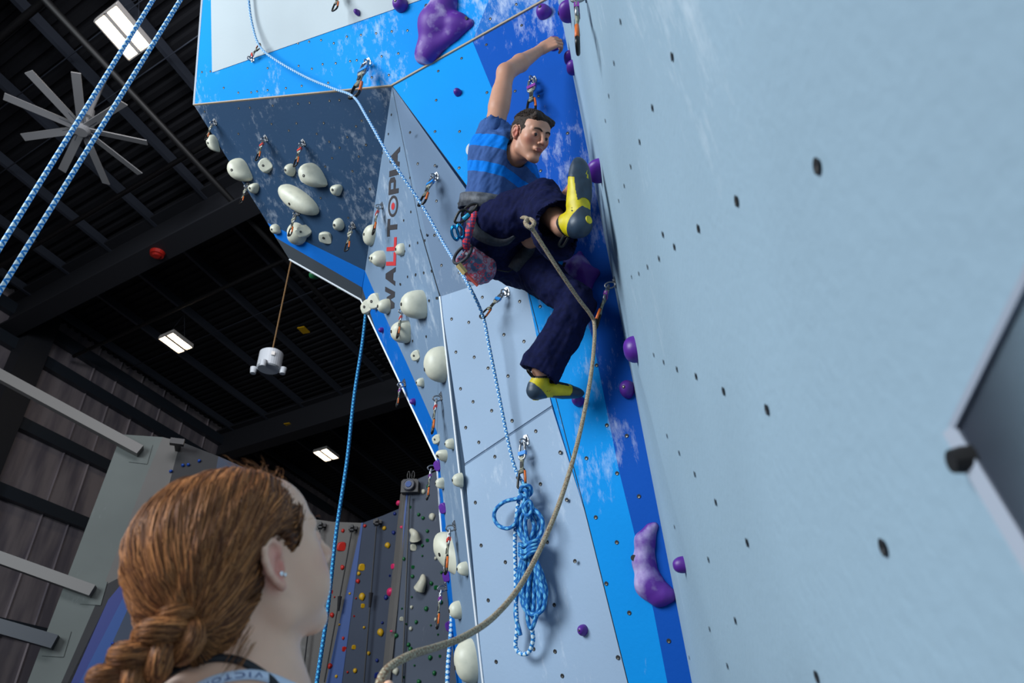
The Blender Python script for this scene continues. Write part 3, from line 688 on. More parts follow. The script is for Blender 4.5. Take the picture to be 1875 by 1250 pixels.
pxpanel(PL, [(298, 800), (330, 808), (306, 900), (232, 1050), (190, 1072), (268, 870)], M['far_light'], ww_)
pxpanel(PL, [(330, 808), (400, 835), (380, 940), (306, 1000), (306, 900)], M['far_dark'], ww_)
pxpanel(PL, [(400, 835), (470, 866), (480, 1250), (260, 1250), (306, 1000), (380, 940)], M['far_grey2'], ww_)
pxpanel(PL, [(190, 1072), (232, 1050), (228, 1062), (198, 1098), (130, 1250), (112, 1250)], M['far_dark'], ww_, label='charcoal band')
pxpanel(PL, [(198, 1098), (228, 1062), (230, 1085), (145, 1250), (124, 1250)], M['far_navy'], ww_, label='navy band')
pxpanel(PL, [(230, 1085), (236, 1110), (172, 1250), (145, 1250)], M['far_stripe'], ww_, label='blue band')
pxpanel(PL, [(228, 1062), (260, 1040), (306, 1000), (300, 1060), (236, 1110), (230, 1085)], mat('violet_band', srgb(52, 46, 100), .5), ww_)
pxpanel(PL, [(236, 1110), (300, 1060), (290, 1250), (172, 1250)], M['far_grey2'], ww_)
for a, b, l, lb in (((-60, 655), (258, 830), .15, 'pale'), ((-60, 1000), (172, 1085), .15, 'pale'), ((-60, 1130), (104, 1178), .17, 'dark')):
    q = PL.at(*b)+PL.n*.10; d = q-P(a[0], a[1], (q-CAM).dot(Vector((0, CT, ST)))-.2); t = q-d*2.2
    MB().bar(t, q, l, l).build('strut', M['tube_white'] if lb == 'pale' else M['girt'], ww_)
    MB().bar(q-PL.up*.16+PL.n*-.1, q+PL.up*.16+PL.n*-.1, .26, .03, up=PL.n).build('strut_plate', M['far_white'], ww_)
c = PL.at(326, 822); mb = MB(); mb.bar(c, c+PL.n*.3, .07, .08); mb.bar(c+PL.n*.3-PL.rt*.1, c+PL.n*.3+PL.rt*.1, .1, .09)
tag(mb.build('belay_bracket', M['belay'], loc=c), 'small black belay bracket on top of the panel beside the white tower', 'bracket')

# ------------------------------------------------------------------ holds
def dome(kind, a, b, h, peak=(0, 0), rot=0, n=26, rings=7, seed=0):
    """mesh in a local frame: x right, y up, z off the wall"""
    rn = random.Random(seed); ph = [rn.uniform(0, 6.3) for _ in range(4)]; vs = []; fs = []
    def outline(t):
        r = 1.0
        if kind == 'crescent':                      # concave bite on the upper left
            d = (t-math.radians(150)+math.pi) % (2*math.pi)-math.pi; r -= .55*math.exp(-(d/.55)**2)
        if kind == 'drop':                          # pointed foot, lower right
            d = (t-math.radians(-70)+math.pi) % (2*math.pi)-math.pi; r += .28*math.exp(-(d/.38)**2)
        if kind == 'shield':
            d = (t-math.radians(-90)+math.pi) % (2*math.pi)-math.pi; r += .15*math.exp(-(d/.5)**2)
            r *= 1+.05*math.cos(3*t)
        if kind == 'wedge': r = 1/max(abs(math.cos(t)), abs(math.sin(t)))**.55
        if kind == 'star': r = .74+.36*max(0, math.cos(1.5*(t-math.radians(80))))**2.0
        r *= 1+.035*math.sin(2*t+ph[0])+.025*math.sin(3*t+ph[1])
        return r
    for k in range(rings+1):
        f = k/rings; ang = f*math.pi/2; rr = math.cos(ang)**(.8 if kind != 'wedge' else .6); z = math.sin(ang)**(.9)
        for i in range(n):
            t = 2*math.pi*i/n; r = outline(t)*rr if k < rings else outline(t)*.02
            if kind in ('crescent', 'star'): r = (outline(t)*(1-f)**1+.75*f)*rr if k < rings else .02
            x = math.cos(t)*r*b; y = math.sin(t)*r*a; zz = z*h
            if kind == 'wedge': zz = min(zz, h*(.62-.75*x/b*.6+.25*y/a)) if k else 0; zz = max(zz, 0)
            if kind == 'jug': zz *= 1-.35*max(0, -y/a)
            x += peak[0]*b*z; y += peak[1]*a*z
            vs.append((x*math.cos(rot)-y*math.sin(rot), x*math.sin(rot)+y*math.cos(rot), zz))
    for k in range(rings):
        for i in range(n): fs.append((k*n+i, k*n+(i+1) % n, (k+1)*n+(i+1) % n, (k+1)*n+i))
    fs.append(tuple(rings*n+i for i in range(n))); fs.append(tuple(range(n-1, -1, -1)))
    return vs, fs
NH = [0]
def hold(pl, u, v, pa, pb, h, kind='dome', m='cream', label=None, rot=0, peak=(0, 0), bolt=(0, 0), group=None, name='climbing_hold', cat='hold'):
    """u,v: middle of the base; pa,pb half height and half width in picture pixels at that depth; h height off the wall in metres"""
    NH[0] += 1; s = pl.depth(u, v); k = s/F; c = pl.at(u, v); vs, fs = dome(kind, pa*k, pb*k, h, peak, math.radians(rot), seed=NH[0])
    W = [c+pl.rt*x+pl.up*y+pl.n*z for x, y, z in vs]
    o = mesh_obj(name, W, fs, M[m], None, True, loc=c); tag(o, label, cat, group)
    try: o.data.set_sharp_from_angle(angle=math.radians(50))
    except Exception: pass
    if bolt is not None and pa*pb > 60:
        bx, by = bolt; d = BVHTree.FromPolygons([Vector(q) for q in W], fs)
        st = c+pl.rt*(bx*pb*k)+pl.up*(by*pa*k)+pl.n*(h+.3); hit = d.ray_cast(st, -pl.n)
        if hit[0]:
            q, nn_ = hit[0], hit[1]; r = min(.010, pb*k*.2)
            if nn_.dot(pl.n) < 0: nn_ = -nn_
            mb = MB(); mb.cyl(q-nn_*.004, q+nn_*.0015, r, n=14, mi=0); mb.cyl(q, q+nn_*.003, r*.5, n=6, mi=1); mb.build('bolt', [M['hole'], M['tnut']], o)
    return o
G1 = 'cream holds on the dark overhanging panel'; G2 = 'cream holds on the lettered slate panel'; G3 = 'cream holds on the narrow vertical panel'; G4 = 'purple holds on the blue corner'
hold(PD, 393, 262, 16, 10, .06, 'drop', 'cream', 'cream hold half behind a quickdraw at the left edge of the dark overhang', group=G1)
hold(PD, 444, 311, 23, 17, .10, 'drop', 'cream', 'large rounded cream hold near the left edge of the dark overhang', group=G1, peak=(-.2, .1), rot=18)
hold(PD, 489, 303, 13, 11, .06, 'wedge', 'cream', 'small faceted cream wedge below the left red taped quickdraw', group=G1, rot=20)
hold(PD, 533, 311, 12, 11, .055, 'crescent', 'cream', 'small curved cream hold left of the big rounded one on the overhang', group=G1)
hold(PD, 577, 321, 25, 19, .11, 'drop', 'cream', 'large rounded cream hold in the middle of the dark overhang', group=G1, peak=(-.15, .1), rot=18)
hold(PD, 549, 366, 47, 20, .10, 'dome', 'cream', 'longest cream hold, slanting surfboard shape on the dark overhang', group=G1, rot=38, bolt=(-.2, -.1))
hold(PD, 618, 347, 10, 12, .05, 'shield', 'cream', 'small cream hold right of the long slanting one', group=G1)
hold(PD, 467, 344, 9, 11, .05, 'shield', 'cream', 'small cream hold beside the quickdraw at the overhang left edge', group=G1)
hold(PD, 506, 419, 10, 9, .045, 'drop', 'cream', 'small round cream hold at the corner of the blue stripe', group=G1, rot=15)
hold(PD, 545, 428, 21, 22, .08, 'crescent', 'cream', 'wide cream crescent hold touching the blue stripe', group=G1)
hold(PD, 561, 423, 11, 10, .09, 'wedge', 'cream', 'small cream wedge on the right end of the wide crescent', group=G1, rot=20)
hold(PD, 598, 435, 11, 12, .05, 'wedge', 'cream', 'ridged cream wedge above the middle of the blue stripe', group=G1, rot=-30)
hold(PD, 621, 411, 12, 12, .05, 'crescent', 'cream', 'small cream hooked hold below the long slanting one, to its right', group=G1)
# flat discs
for pl, u, v, a_, b_, lb in ((PD, 554, 326, 9, 5.5, 'thin pale disc between two cream holds on the overhang'), (P1, 862, 274, 13, 9.5, 'flat white round disc on the cyan panel beside the shirt')):
    s = pl.depth(u, v)/F; c = pl.at(u, v); vs = []; n = 28
    for z, r in ((0, 1), (.006, 1), (.009, .93)): vs += [c+pl.rt*(math.cos(2*math.pi*i/n)*b_*s*r)+pl.up*(math.sin(2*math.pi*i/n)*a_*s*r)+pl.n*z for i in range(n)]
    fs = [(k*n+i, k*n+(i+1) % n, (k+1)*n+(i+1) % n, (k+1)*n+i) for k in range(2) for i in range(n)]+[tuple(2*n+i for i in range(n))]
    tag(mesh_obj('wall_disc', vs, fs, M['unit'], loc=c), lb, 'disc')
# lettered slate panel: seen along the surface, holds stand out to the left
hold(PE, 681, 430, 17, 22, .055, 'shield', 'cream', 'cream shield hold on the crease beside the dark overhang', group=G2)
hold(PE, 691, 473, 9, 12, .055, 'dome', 'cream', 'small round cream hold left of the red letters', group=G2)
hold(PE, 701, 474, 17, 14, .075, 'dome', 'cream', 'cream hold with a cut face overlapping the red letters', group=G2)
hold(PE, 736, 457, 11, 14, .04, 'drop', 'cream', 'small cream hold right of the lettering', group=G2)
hold(PE, 675, 562, 12, 14, .05, 'wedge', 'cream', 'cream wedge at the very edge of the slate panel, over the hanging rope', group=G2)
hold(PE, 690, 552, 14, 14, .06, 'wedge', 'cream', 'cream wedge on the blue stripe, second from the edge', group=G2)
hold(PE, 711, 561, 13, 15, .07, 'dome', 'cream', 'rounded cream hold at the right side of the blue stripe', group=G2)
hold(PE, 771, 558, 27, 26, .12, 'drop', 'cream', 'large cream hold below the lettering, above a quickdraw', group=G2)
hold(PE, 744, 607, 20, 22, .095, 'drop', 'cream', 'cream hold behind a quickdraw below the lettering', group=G2)
hold(PE, 765, 651, 9, 10, .04, 'wedge', 'cream', 'small cream wedge in the middle of the slate panel', group=G2)
hold(PE, 773, 700, 8, 10, .035, 'drop', 'cream', 'small cream hold beside the lower blue stripe', group=G2)
hold(PE2, 811, 667, 36, 30, .10, 'dome', 'cream', 'tall cream hold against the white corner edge', group=G2, bolt=(-.2, -.2))
hold(PE, 701, 604, 5, 5, .03, 'dome', 'purple', 'tiny purple hold on the charcoal edge under the blue stripe', group='tiny purple holds', bolt=None)
hold(PE, 759, 735, 6, 6, .03, 'dome', 'purple', 'tiny purple hold low on the charcoal edge', group='tiny purple holds', bolt=None)
# narrow vertical panel
hold(PE2, 803, 804, 8, 10, .035, 'wedge', 'cream', 'small cream hold at the top of the narrow panel, left side', group=G3)
hold(PE2, 829, 812, 10, 10, .04, 'drop', 'cream', 'small cream hold at the top of the narrow panel, right side', group=G3)
hold(PE2, 816, 834, 11, 14, .05, 'jug', 'cream', 'curled cream hold upper left on the narrow panel', group=G3, peak=(-.2, .3))
hold(PE2, 811, 884, 10, 10, .04, 'drop', 'cream', 'cream hold on the narrow panel beside the purple taped quickdraw', group=G3)
hold(PE2, 845, 878, 13, 13, .045, 'drop', 'cream', 'cream hold on the narrow panel against the white edge, upper', group=G3)
hold(PE2, 826, 1013, 40, 26, .075, 'jug', 'cream', 'large curved cream hold at the left edge of the narrow panel', group=G3, peak=(-.35, .4), rot=12)
hold(PE2, 854, 1040, 12, 13, .045, 'drop', 'cream', 'cream hold right of the large curved one', group=G3)
hold(PE2, 841, 1116, 16, 16, .05, 'dome', 'cream', 'cream hold just above the tan rope on the narrow panel', group=G3)
hold(PE2, 866, 1208, 40, 28, .085, 'dome', 'cream', 'big cream dome at the bottom under the tan rope', group=G3, bolt=(-.2, -.2))
for i, (u, v, k_) in enumerate(((804, 852, 'beside the upper purple taped quickdraw'), (814, 930, 'between two quickdraws on the blue stripe'), (821, 1055, 'below the large curved cream hold'), (826, 1146, 'just above the tan rope'))):
    hold(PE2, u, v, 10, 8, .03, 'wedge', 'purple', 'small purple hold at the panel edge '+k_, group='purple holds on the panel edge', bolt=None)
# purple holds
hold(PU, 736, 10, 14, 14, .07, 'dome', 'purple', 'purple hold at the top border left of the huge one', group='purple holds on the upper face', rot=-40)
hold(PU, 656, 24, 6, 5, .04, 'drop', 'purple', 'small purple hold on the white panel', group='purple holds on the upper face')
hold(P1, 840, 171, 7, 7, .04, 'dome', 'purple', 'small purple screw-on hold on the cyan panel above the climber arm', group=G4)
hold(P1, 998, 25, 14, 14, .06, 'dome', 'purple', 'round purple hold above the climber raised hand', group=G4)
hold(P1, 1017, 82, 14, 13, .05, 'dome', 'purple', 'purple hold gripped by the climber raised hand', group=G4)
hold(PR, 1043, 20, 15, 22, .05, 'dome', 'purple', 'purple hold on the pale wall above the raised hand', group=G4)
hold(PR, 1045, 106, 10, 16, .035, 'dome', 'purple', 'purple hold in the corner under the raised hand, upper of two', group=G4, bolt=None)
hold(PR, 1050, 124, 11, 16, .035, 'dome', 'purple', 'purple hold in the corner under the raised hand, lower of two', group=G4, bolt=None)
hold(PR, 1099, 312, 17, 26, .055, 'dome', 'purple', 'purple hold under the toe of the climber raised shoe', group=G4, bolt=None)
hold(P1, 1060, 734, 11, 11, .045, 'dome', 'purple', 'purple hold under the toe of the lower shoe', group=G4, bolt=None)
hold(PR, 1164, 639, 26, 24, .045, 'dome', 'purple', 'slim purple hold on the pale wall level with the hanging trouser leg', group=G4, bolt=None)
hold(P1, 1150, 713, 17, 14, .05, 'dome', 'purple', 'round purple hold in the corner right of the lower shoe', group=G4)
hold(PR, 1253, 1033, 15, 16, .035, 'dome', 'purple', 'small purple hold on the pale wall right of the banana hold', group=G4, bolt=None)
hold(PF, 1069, 1153, 10, 9, .035, 'dome', 'purple', 'small purple hold low on the pale panel right of the coiled rope', group=G4)
# green screw-ons on the far side edge of the overhang
for (u, v, w_) in ((578, 505, 8), (627, 526, 6)):
    c = P(u, v, PD.depth(u, v)+.12); vs, fs = dome('dome', .03, .05*w_/8, .05, seed=u)
    tag(mesh_obj('climbing_hold', [c+Vector((x, -z, y)) for x, y, z in vs], fs, M['green'], None, True, loc=c), 'green hold under the overhang edge, '+('left of two' if u < 600 else 'right of two'), 'hold', 'green holds under the overhang')

# far holds
ORD = ['topmost', 'second', 'third', 'fourth', 'fifth', 'sixth', 'seventh', 'eighth', 'ninth', 'tenth', 'eleventh', 'twelfth', 'thirteenth', 'fourteenth', 'fifteenth', 'sixteenth', 'seventeenth', 'eighteenth', 'nineteenth', 'twentieth']
ORD += ['twenty-'+x for x in ORD[0:0]]+['twenty-first', 'twenty-second', 'twenty-third', 'twenty-fourth', 'twenty-fifth', 'twenty-sixth', 'twenty-seventh', 'twenty-eighth', 'twenty-ninth', 'thirtieth', 'thirty-first', 'thirty-second', 'thirty-third']
q4 = lambda L: [(480+a/2.908, 820+b/2.908, r) for a, b, r in L]
far = {
 'red': (q4([(430, 440, 3.2), (422, 525, 8), (428, 635, 4), (366, 765, 3.6), (385, 793, 1.5), (372, 888, 4), (343, 906, 3), (377, 677, 1.5), (547, 415, 3), (510, 708, 3.8), (432, 1012, 2.8), (437, 1070, 4.2), (362, 1160, 4.5), (330, 1005, 1.6), (500, 800, 1.5), (490, 895, 1.6), (455, 1193, 2)]), 'far_red', PW2),
 'yellow': (q4([(650, 427, 3.8), (668, 517, 5), (530, 635, 6), (515, 668, 3.4), (532, 790, 6), (536, 840, 3.8), (467, 775, 2.4), (488, 1060, 3.8), (568, 1092, 3.2), (495, 1185, 4), (543, 955, 2.4), (395, 1215, 2.8), (630, 980, 6), (412, 940, 2)]), 'yellow', PW2),
 'green': (q4([(883, 205, 3.2), (883, 250, 3), (787, 315, 2.6), (834, 354, 3), (857, 373, 3.2), (880, 442, 3), (880, 492, 3), (854, 520, 2.6), (853, 574, 1.8), (755, 590, 3), (803, 634, 3), (801, 684, 3.4), (955, 662, 2.6), (901, 720, 3.4), (926, 743, 3.8), (797, 793, 1.8), (952, 822, 3.8), (874, 855, 4), (745, 855, 1.6), (821, 926, 3.2), (768, 937, 1.8), (898, 943, 1.7), (937, 993, 1.7), (714, 998, 4), (780, 1047, 3.6), (790, 1070, 4), (947, 1108, 2.4), (895, 1115, 4), (811, 1157, 1.8), (917, 1197, 3.8), (755, 1220, 2), (835, 1243, 4)]), 'green', PW1),
 'cream': (q4([(859, 233, 4.5), (905, 365, 6), (805, 530, 6), (925, 587, 3), (825, 760, 2.5), (796, 847, 3), (743, 910, 3.6), (925, 912, 3), (792, 962, 3.6), (712, 1187, 6)]), 'cream', PW1),
 'pink': (q4([(728, 293, 4.5), (745, 421, 2.4), (700, 630, 4.5), (684, 765, 7), (692, 975, 2)]), 'pink', PWs),
 'purple': (q4([(700, 450, 3.5), (706, 350, 3), (660, 795, 4), (680, 680, 1.8), (612, 1130, 3), (612, 1210, 5), (640, 930, 2.4)]), 'far_navy', PW2),
}
where = {'red': 'on the far wall', 'yellow': 'on the far wall', 'green': 'on the far slate wall', 'cream': 'on the far slate wall', 'pink': 'on the far pale edge panel', 'purple': 'beside the far pale edge panel'}
for cn, (L, m, pl) in far.items():
    L = sorted(L, key=lambda t: t[1])
    for i, (u, v, r) in enumerate(L):
        sz = 'big' if r >= 5 else ('tiny' if r < 2 else 'small')
        hold(pl, u, v, r*1.05, r*(1.25 if pl is PWs else 1), r*.005+.02, ['dome', 'shield', 'wedge', 'drop'][(i*7) % 4], m, '%s %s hold %s, %s%s' % (sz, cn, where[cn], ORD[i], '' if i == 0 else ' from the top'), group=cn+' holds on the far wall', bolt=None)
for u0, v0, u1, v1, lb in ((754, 972, 762, 990, 'long cream horn hold high on the far slate wall'), (776, 1055, 769, 1080, 'long cream horn hold lower on the far slate wall')):
    a = PW1.at(u0, v0); b = PW1.at(u1, v1); mb = MB(); q = spline([a+PW1.n*.05, (a+b)/2+PW1.n*.1+PW1.rt*.03, b+PW1.n*.05], 6)
    vs, fs, _ = tube_data(q, np.linspace(.03, .085, len(q)) if True else 0, 12); tag(mesh_obj('climbing_hold', vs, fs, M['cream'], None, True, loc=a), lb, 'hold', 'cream holds on the far wall')
bl = sorted([(365, 844), (345, 851), (335, 852), (313, 863), (313, 891), (285, 916), (268, 939), (237, 1000), (207, 1178)], key=lambda t: t[1])
for i, (u, v) in enumerate(bl): hold(PL, u, v, 2.8, 3.2, .05, 'dome', 'far_blue', 'small blue hold on the wall beside the white tower, %s%s' % (ORD[i], '' if i == 0 else ' from the top'), group='blue holds beside the white tower', bolt=None)

# ------------------------------------------------------------------ quickdraws
def big_hold(pl, spine, m, label, group, flat=.75, bolt=None):
    c = pl.at(*spine[0][0][:2]); k = pl.depth(*spine[0][0][:2])/F; pr = []
    loc2 = lambda u, v: (lambda d: (d.dot(pl.rt), d.dot(pl.up), 0))(pl.at(u, v)-c)
    for ch in spine:
        for (a, b) in zip(ch[:-1], ch[1:]): pr.append(rc(loc2(*a[:2]), loc2(*b[:2]), a[2]*k, b[2]*k, k=.03))
    V, Q = sdf_mesh(pr, .007); V[:, 2] = np.maximum(V[:, 2], 0)*flat
    rt, up, n_ = (np.array(x) for x in (pl.rt, pl.up, pl.n)); W = np.array(c)+V[:, :1]*rt+V[:, 1:2]*up+V[:, 2:]*n_
    o = mesh_obj('climbing_hold', W, Q.tolist(), M[m], None, True, loc=c); tag(o, label, 'hold', group)
    bv = BVHTree.FromPolygons([Vector(w_) for w_ in W], Q.tolist())
    for (u, v) in bolt or []:
        h_ = bv.ray_cast(pl.at(u, v)+pl.n*.5, -pl.n)
        if h_[0]: mb = MB(); q = h_[0]; mb.cyl(q-pl.n*.01, q+pl.n*.003, .012, n=14); mb.build('bolt', M['hole'], o)
    return o
big_hold(PU, [[(785, 95, 22), (800, 45, 32), (815, 12, 26), (828, -12, 12)], [(785, 95, 22), (772, 104, 12)], [(800, 45, 32), (838, 45, 20), (862, 42, 6)], [(785, 95, 22), (830, 62, 14), (858, 46, 7)]], 'purple_chalk', 'huge purple chalk-worn hold at the top', 'large purple holds', 1.0, [(790, 18), (858, 38)])
big_hold(P1, [[(1046, 505, 14), (1058, 492, 20), (1062, 464, 5)], [(1058, 492, 20), (1078, 505, 16), (1092, 500, 7)], [(1070, 512, 16), (1078, 526, 8)], [(1046, 505, 14), (1038, 478, 7)]], 'purple_chalk', 'purple star shaped chalky hold behind the climber knee', 'large purple holds', 1.1, [(1043, 492)])
big_hold(P1, [[(1193, 968, 8), (1182, 990, 17), (1180, 1030, 19), (1190, 1070, 22), (1205, 1092, 18)], [(1190, 1070, 22), (1222, 1088, 12), (1230, 1090, 7)], [(1193, 968, 8), (1200, 962, 5)]], 'purple_chalk', 'long purple banana hold caked with chalk, lower right', 'large purple holds', 1.15, [(1168, 1022)])
def loop_pts(L, wt, wb, z0):
    """carabiner outline in x-z, from z0 down by L, broad at the bottom"""
    return [(-wt*.5, 0, z0-L*.12), (-wt*.3, 0, z0-.002), (wt*.3, 0, z0), (wt*.5, 0, z0-L*.12), (wb*.5, 0, z0-L*.78), (wb*.38, 0, z0-L*.96), (0, 0, z0-L), (-wb*.4, 0, z0-L*.92), (-wb*.5, 0, z0-L*.75)]
def make_draw(sleeve, lower='orange'):
    e = bpy.data.objects.new('quickdraw', None); e.empty_display_size = .05; COL.objects.link(e)
    mb = MB(); mb.tube(spline(loop_pts(.078, .024, .032, -.008), 4, True), .0054, 8, closed=True); mb.cyl((.017, 0, -.03), (.016, 0, -.06), .006, n=10); mb.build('upper_carabiner', M['steel'], e, True)
    mb = MB(); mb.prism([(x, -.007, z) for x, z in ((-.02, -.048), (.022, -.048), (.021, -.066), (-.018, -.066))], (0, .014, 0)); mb.build('tape_sleeve', M[sleeve], e)
    vs = []; n = 7
    for i in range(n):
        z = -.074-.075*i/(n-1); wd = .011-.0035*math.sin(math.pi*i/(n-1)); th = .0065-.003*math.sin(math.pi*i/(n-1))
        vs += [(-wd, -th, z), (wd, -th, z), (wd, th, z), (-wd, th, z)]
    fs = [(4*i+j, 4*i+(j+1) % 4, 4*i+4+(j+1) % 4, 4*i+4+j) for i in range(n-1) for j in range(4)]+[(3, 2, 1, 0), tuple(4*(n-1)+j for j in range(4))]
    w_ = MB().add(vs, fs).build('webbing', M['webbing'], e, True)
    MB().prism([(-.006, -.0068, -.098), (.006, -.0068, -.098), (.006, -.0068, -.126), (-.006, -.0068, -.126)], (0, -.0008, 0)).build('printed_band', M['rubber_black'], w_)
    p = loop_pts(.085, .028, .042, -.135); q = spline(p, 4, True); N = len(q)
    lc = MB().tube(q, .0056, 8, closed=True).build('lower_carabiner', M['dark_steel'], e, True)
    MB().tube([(.0165, 0, -.143), (.0195, 0, -.17), (.0215, 0, -.198)], .0058, 10).build('gate', M[lower], e, True)
    return e
protos = {}
def draw(pl, u, v, u2, v2, sleeve, label, off=None, lower='orange', spin=0.0):
    T = pl.at(u, v)+pl.n*.03
    if off is None:
        pr = lambda p: (lambda d: 625-F*(d.y*-ST+d.z*CT)/(d.y*CT+d.z*ST))(p-CAM)
        lo_, hi_ = .02, .8
        for _ in range(30):
            m_ = (lo_+hi_)/2
            if pr(T-Vector((0, 0, m_))) < v2: lo_ = m_
            else: hi_ = m_
        E_ = T-Vector((0, 0, lo_))+pl.n*.01
    elif off < 0: E_ = P(u2, v2, -off)
    else: E_ = P(u2, v2, pl.depth(u2, v2)-off)
    if sleeve not in protos: protos[sleeve] = make_draw(sleeve); e = protos[sleeve]
    else:
        pr_ = protos[sleeve]; e = pr_.copy(); COL.objects.link(e)
        for ch in list(pr_.children):
            if ch.name.startswith('hanger'): continue
            c_ = ch.copy(); COL.objects.link(c_); c_.parent = e
            for g in ch.children: g_ = g.copy(); COL.objects.link(g_); g_.parent = c_
    d = (T-E_); L = d.length; z = d/L; x = pl.n.cross(z).normalized()*-1 if abs(z.dot(pl.n)) < .95 else pl.rt
    y = z.cross(x).normalized(); x = y.cross(z)
    x, y = x*math.cos(spin)+y*math.sin(spin), y*math.cos(spin)-x*math.sin(spin)
    k = L/.22; e.matrix_basis = basis(x*k, y*k, z*k, T)
    mb = MB(); r = .019; o = pl.at(u, v)
    mb.prism([o+pl.rt*a+pl.up*b for a, b in ((-.014, -.012), (.014, -.012), (.017, .01), (.01, .036), (-.01, .036), (-.017, .01))], pl.n*.004)
    mb.cyl(o+pl.up*.02, o+pl.up*.02+pl.n*.012, .009, n=6); mb.ring(o+pl.n*.026, pl.n*1.3, (pl.up+pl.rt*.3).normalized()*.8, .017, .0042, 20, 8)
    h = mb.build('hanger', M['steel'], None, False); h.parent = e; bpy.context.view_layer.update(); h.matrix_parent_inverse = e.matrix_basis.inverted()
    GR = 'quickdraws hanging on the walls'; tag(e, label, 'quickdraw', GR); return e, E_
dl = {}
dl['u1'] = draw(PU, 463, 110, 477, 82, 'red', 'quickdraw with red tape pulled upwards by the rope at the top left', off=.10)
dl['u2'] = draw(PU, 676, 116, 647, 178, 'blue_tape', 'quickdraw on the cyan band with the rope bending through it', off=.32)
draw(PU, 628, -14, 622, 20, 'webbing', 'quickdraw cut by the top border on the white panel')
draw(PD, 395, 226, 384, 256, 'webbing', 'quickdraw at the left edge of the overhang in front of a cream hold')
draw(PD, 488, 256, 476, 293, 'red', 'quickdraw with red tape on the dark overhang, left of two')
draw(PD, 557, 264, 546, 304, 'red', 'quickdraw with red tape on the dark overhang, right of two')
draw(PD, 457, 341, 445, 372, 'webbing', 'quickdraw dangling over the left edge beside a small cream hold')
draw(PD, 546, 391, 537, 431, 'webbing', 'quickdraw hanging in front of the wide cream crescent hold')
draw(PD, 648, 415, 642, 459, 'webbing', 'quickdraw near the inner corner of the dark overhang')
draw(PE, 701, 379, 693, 428, 'red', 'quickdraw with red tape beside the round letter')
dl['g'] = draw(PG, 800, 326, 771, 375, 'blue_tape', 'quickdraw with blue tape on the mid grey triangular panel holding the rope', off=.25)
draw(PE, 744, 570, 740, 618, 'red', 'quickdraw with red tape in front of the cream hold under the lettering')
draw(PE, 742, 704, 738, 744, 'purple_tape', 'quickdraw hanging at the lower charcoal edge')
draw(PE2, 809, 729, 806, 793, 'red', 'quickdraw with red tape at the top of the narrow panel')
draw(PE2, 799, 856, 797, 914, 'purple_tape', 'quickdraw with purple tape at the panel edge, upper')
draw(PE2, 834, 966, 832, 1050, 'red', 'quickdraw beside the large curved cream hold')
draw(PE2, 818, 1076, 816, 1150, 'purple_tape', 'quickdraw with purple tape at the panel edge, lower')
dl['f1'] = draw(PF, 929, 538, 881, 582, 'blue_tape', 'quickdraw with blue tape pulled left by the rope under the chalk bag', off=.16)
dl['f2'] = draw(PF, 964, 810, 956, 894, 'blue_tape', 'quickdraw with blue tape holding the coiled blue rope')
draw(P1, 978, 150, 977, 207, 'purple_tape', 'quickdraw with purple tape directly above the climber head')
draw(PR, 1062, 236, 1068, 290, 'purple_tape', 'quickdraw with purple tape in the corner above the raised shoe')
draw(PR, 1073, -6, 1076, 90, 'purple_tape', 'quickdraw on the pale wall at the top border')
dl['r'] = draw(PR, 1128, 520, 1090, 598, 'purple_tape', 'quickdraw with purple tape pulled left, clipped with the climber rope', off=-3.02)

# ------------------------------------------------------------------ ropes
def offp(pl, u, v, off): return P(u, v, pl.depth(u, v)-off)
lead = empty('climbing_rope', offp(PF, 958, 880, .05), 'blue and white rope running down through quickdraws to a knotted coil', 'rope')
run = [offp(PU, 452, -60, .06), offp(PU, 456, 5, .06), offp(PU, 462, 45, .07), offp(PU, 475, 84, .10), offp(PU, 505, 110, .12), offp(PU, 560, 141, .16), offp(PU, 610, 162, .24), offp(PU, 647, 177, .32),
       P(672, 215, PD.depth(672, 215)-.5), P(715, 290, 3.95), offp(PG, 771, 373, .25), offp(PG, 812, 445, .2), P(858, 522, 3.45), offp(PF, 884, 578, .16), offp(PF, 895, 630, .14), offp(PF, 912, 715, .10), offp(PF, 932, 815, .08), offp(PF, 945, 862, .07), offp(PF, 957, 882, .07)]
rope('running_length', run, .0078, M['rope_blue'], lead, sub=6)
K = lambda u, v, o: offp(PF, u, v, o)
r0 = .0088
rope('knot', [K(957, 882, .07), K(968, 895, .09), K(964, 908, .10), K(953, 902, .11), K(957, 890, .12), K(970, 890, .10), K(972, 903, .08), K(958, 913, .07), K(953, 903, .06), K(962, 897, .12), K(966, 915, .10), K(960, 925, .07)], r0, M['rope_coil'], lead)
rope('side_loop', [K(966, 905, .09), K(950, 912, .10), K(925, 918, .09), K(908, 932, .09), K(905, 948, .09), K(913, 962, .09), K(930, 967, .09), K(944, 958, .10), K(948, 940, .10), K(958, 922, .09)], r0, M['rope_coil'], lead)
rope('tail', [K(952, 905, .07), K(947, 935, .07), K(943, 985, .06), K(944, 1040, .06), K(945, 1105, .06), K(947, 1150, .06), K(944, 1182, .06), K(953, 1196, .06), K(968, 1194, .06), K(976, 1172, .07), K(974, 1150, .08)], r0, M['rope_blue'], lead)
rope('upper_wrap', [K(962, 912, .12), K(958, 930, .13), K(966, 944, .13), K(974, 932, .12), K(970, 918, .13), K(962, 925, .14), K(966, 950, .12)], r0, M['rope_coil'], lead)
up_l = [[(966, 925), (950, 940), (947, 958), (953, 980), (968, 1000)], [(966, 928), (956, 945), (954, 962), (958, 980), (970, 1000)], [(968, 926), (985, 938), (994, 958), (988, 982), (970, 1000)], [(968, 930), (980, 945), (986, 960), (980, 980), (968, 1000)], [(968, 934), (974, 950), (978, 965), (972, 985), (966, 1000)], [(966, 932), (962, 955), (963, 972), (966, 990), (970, 1002)]]
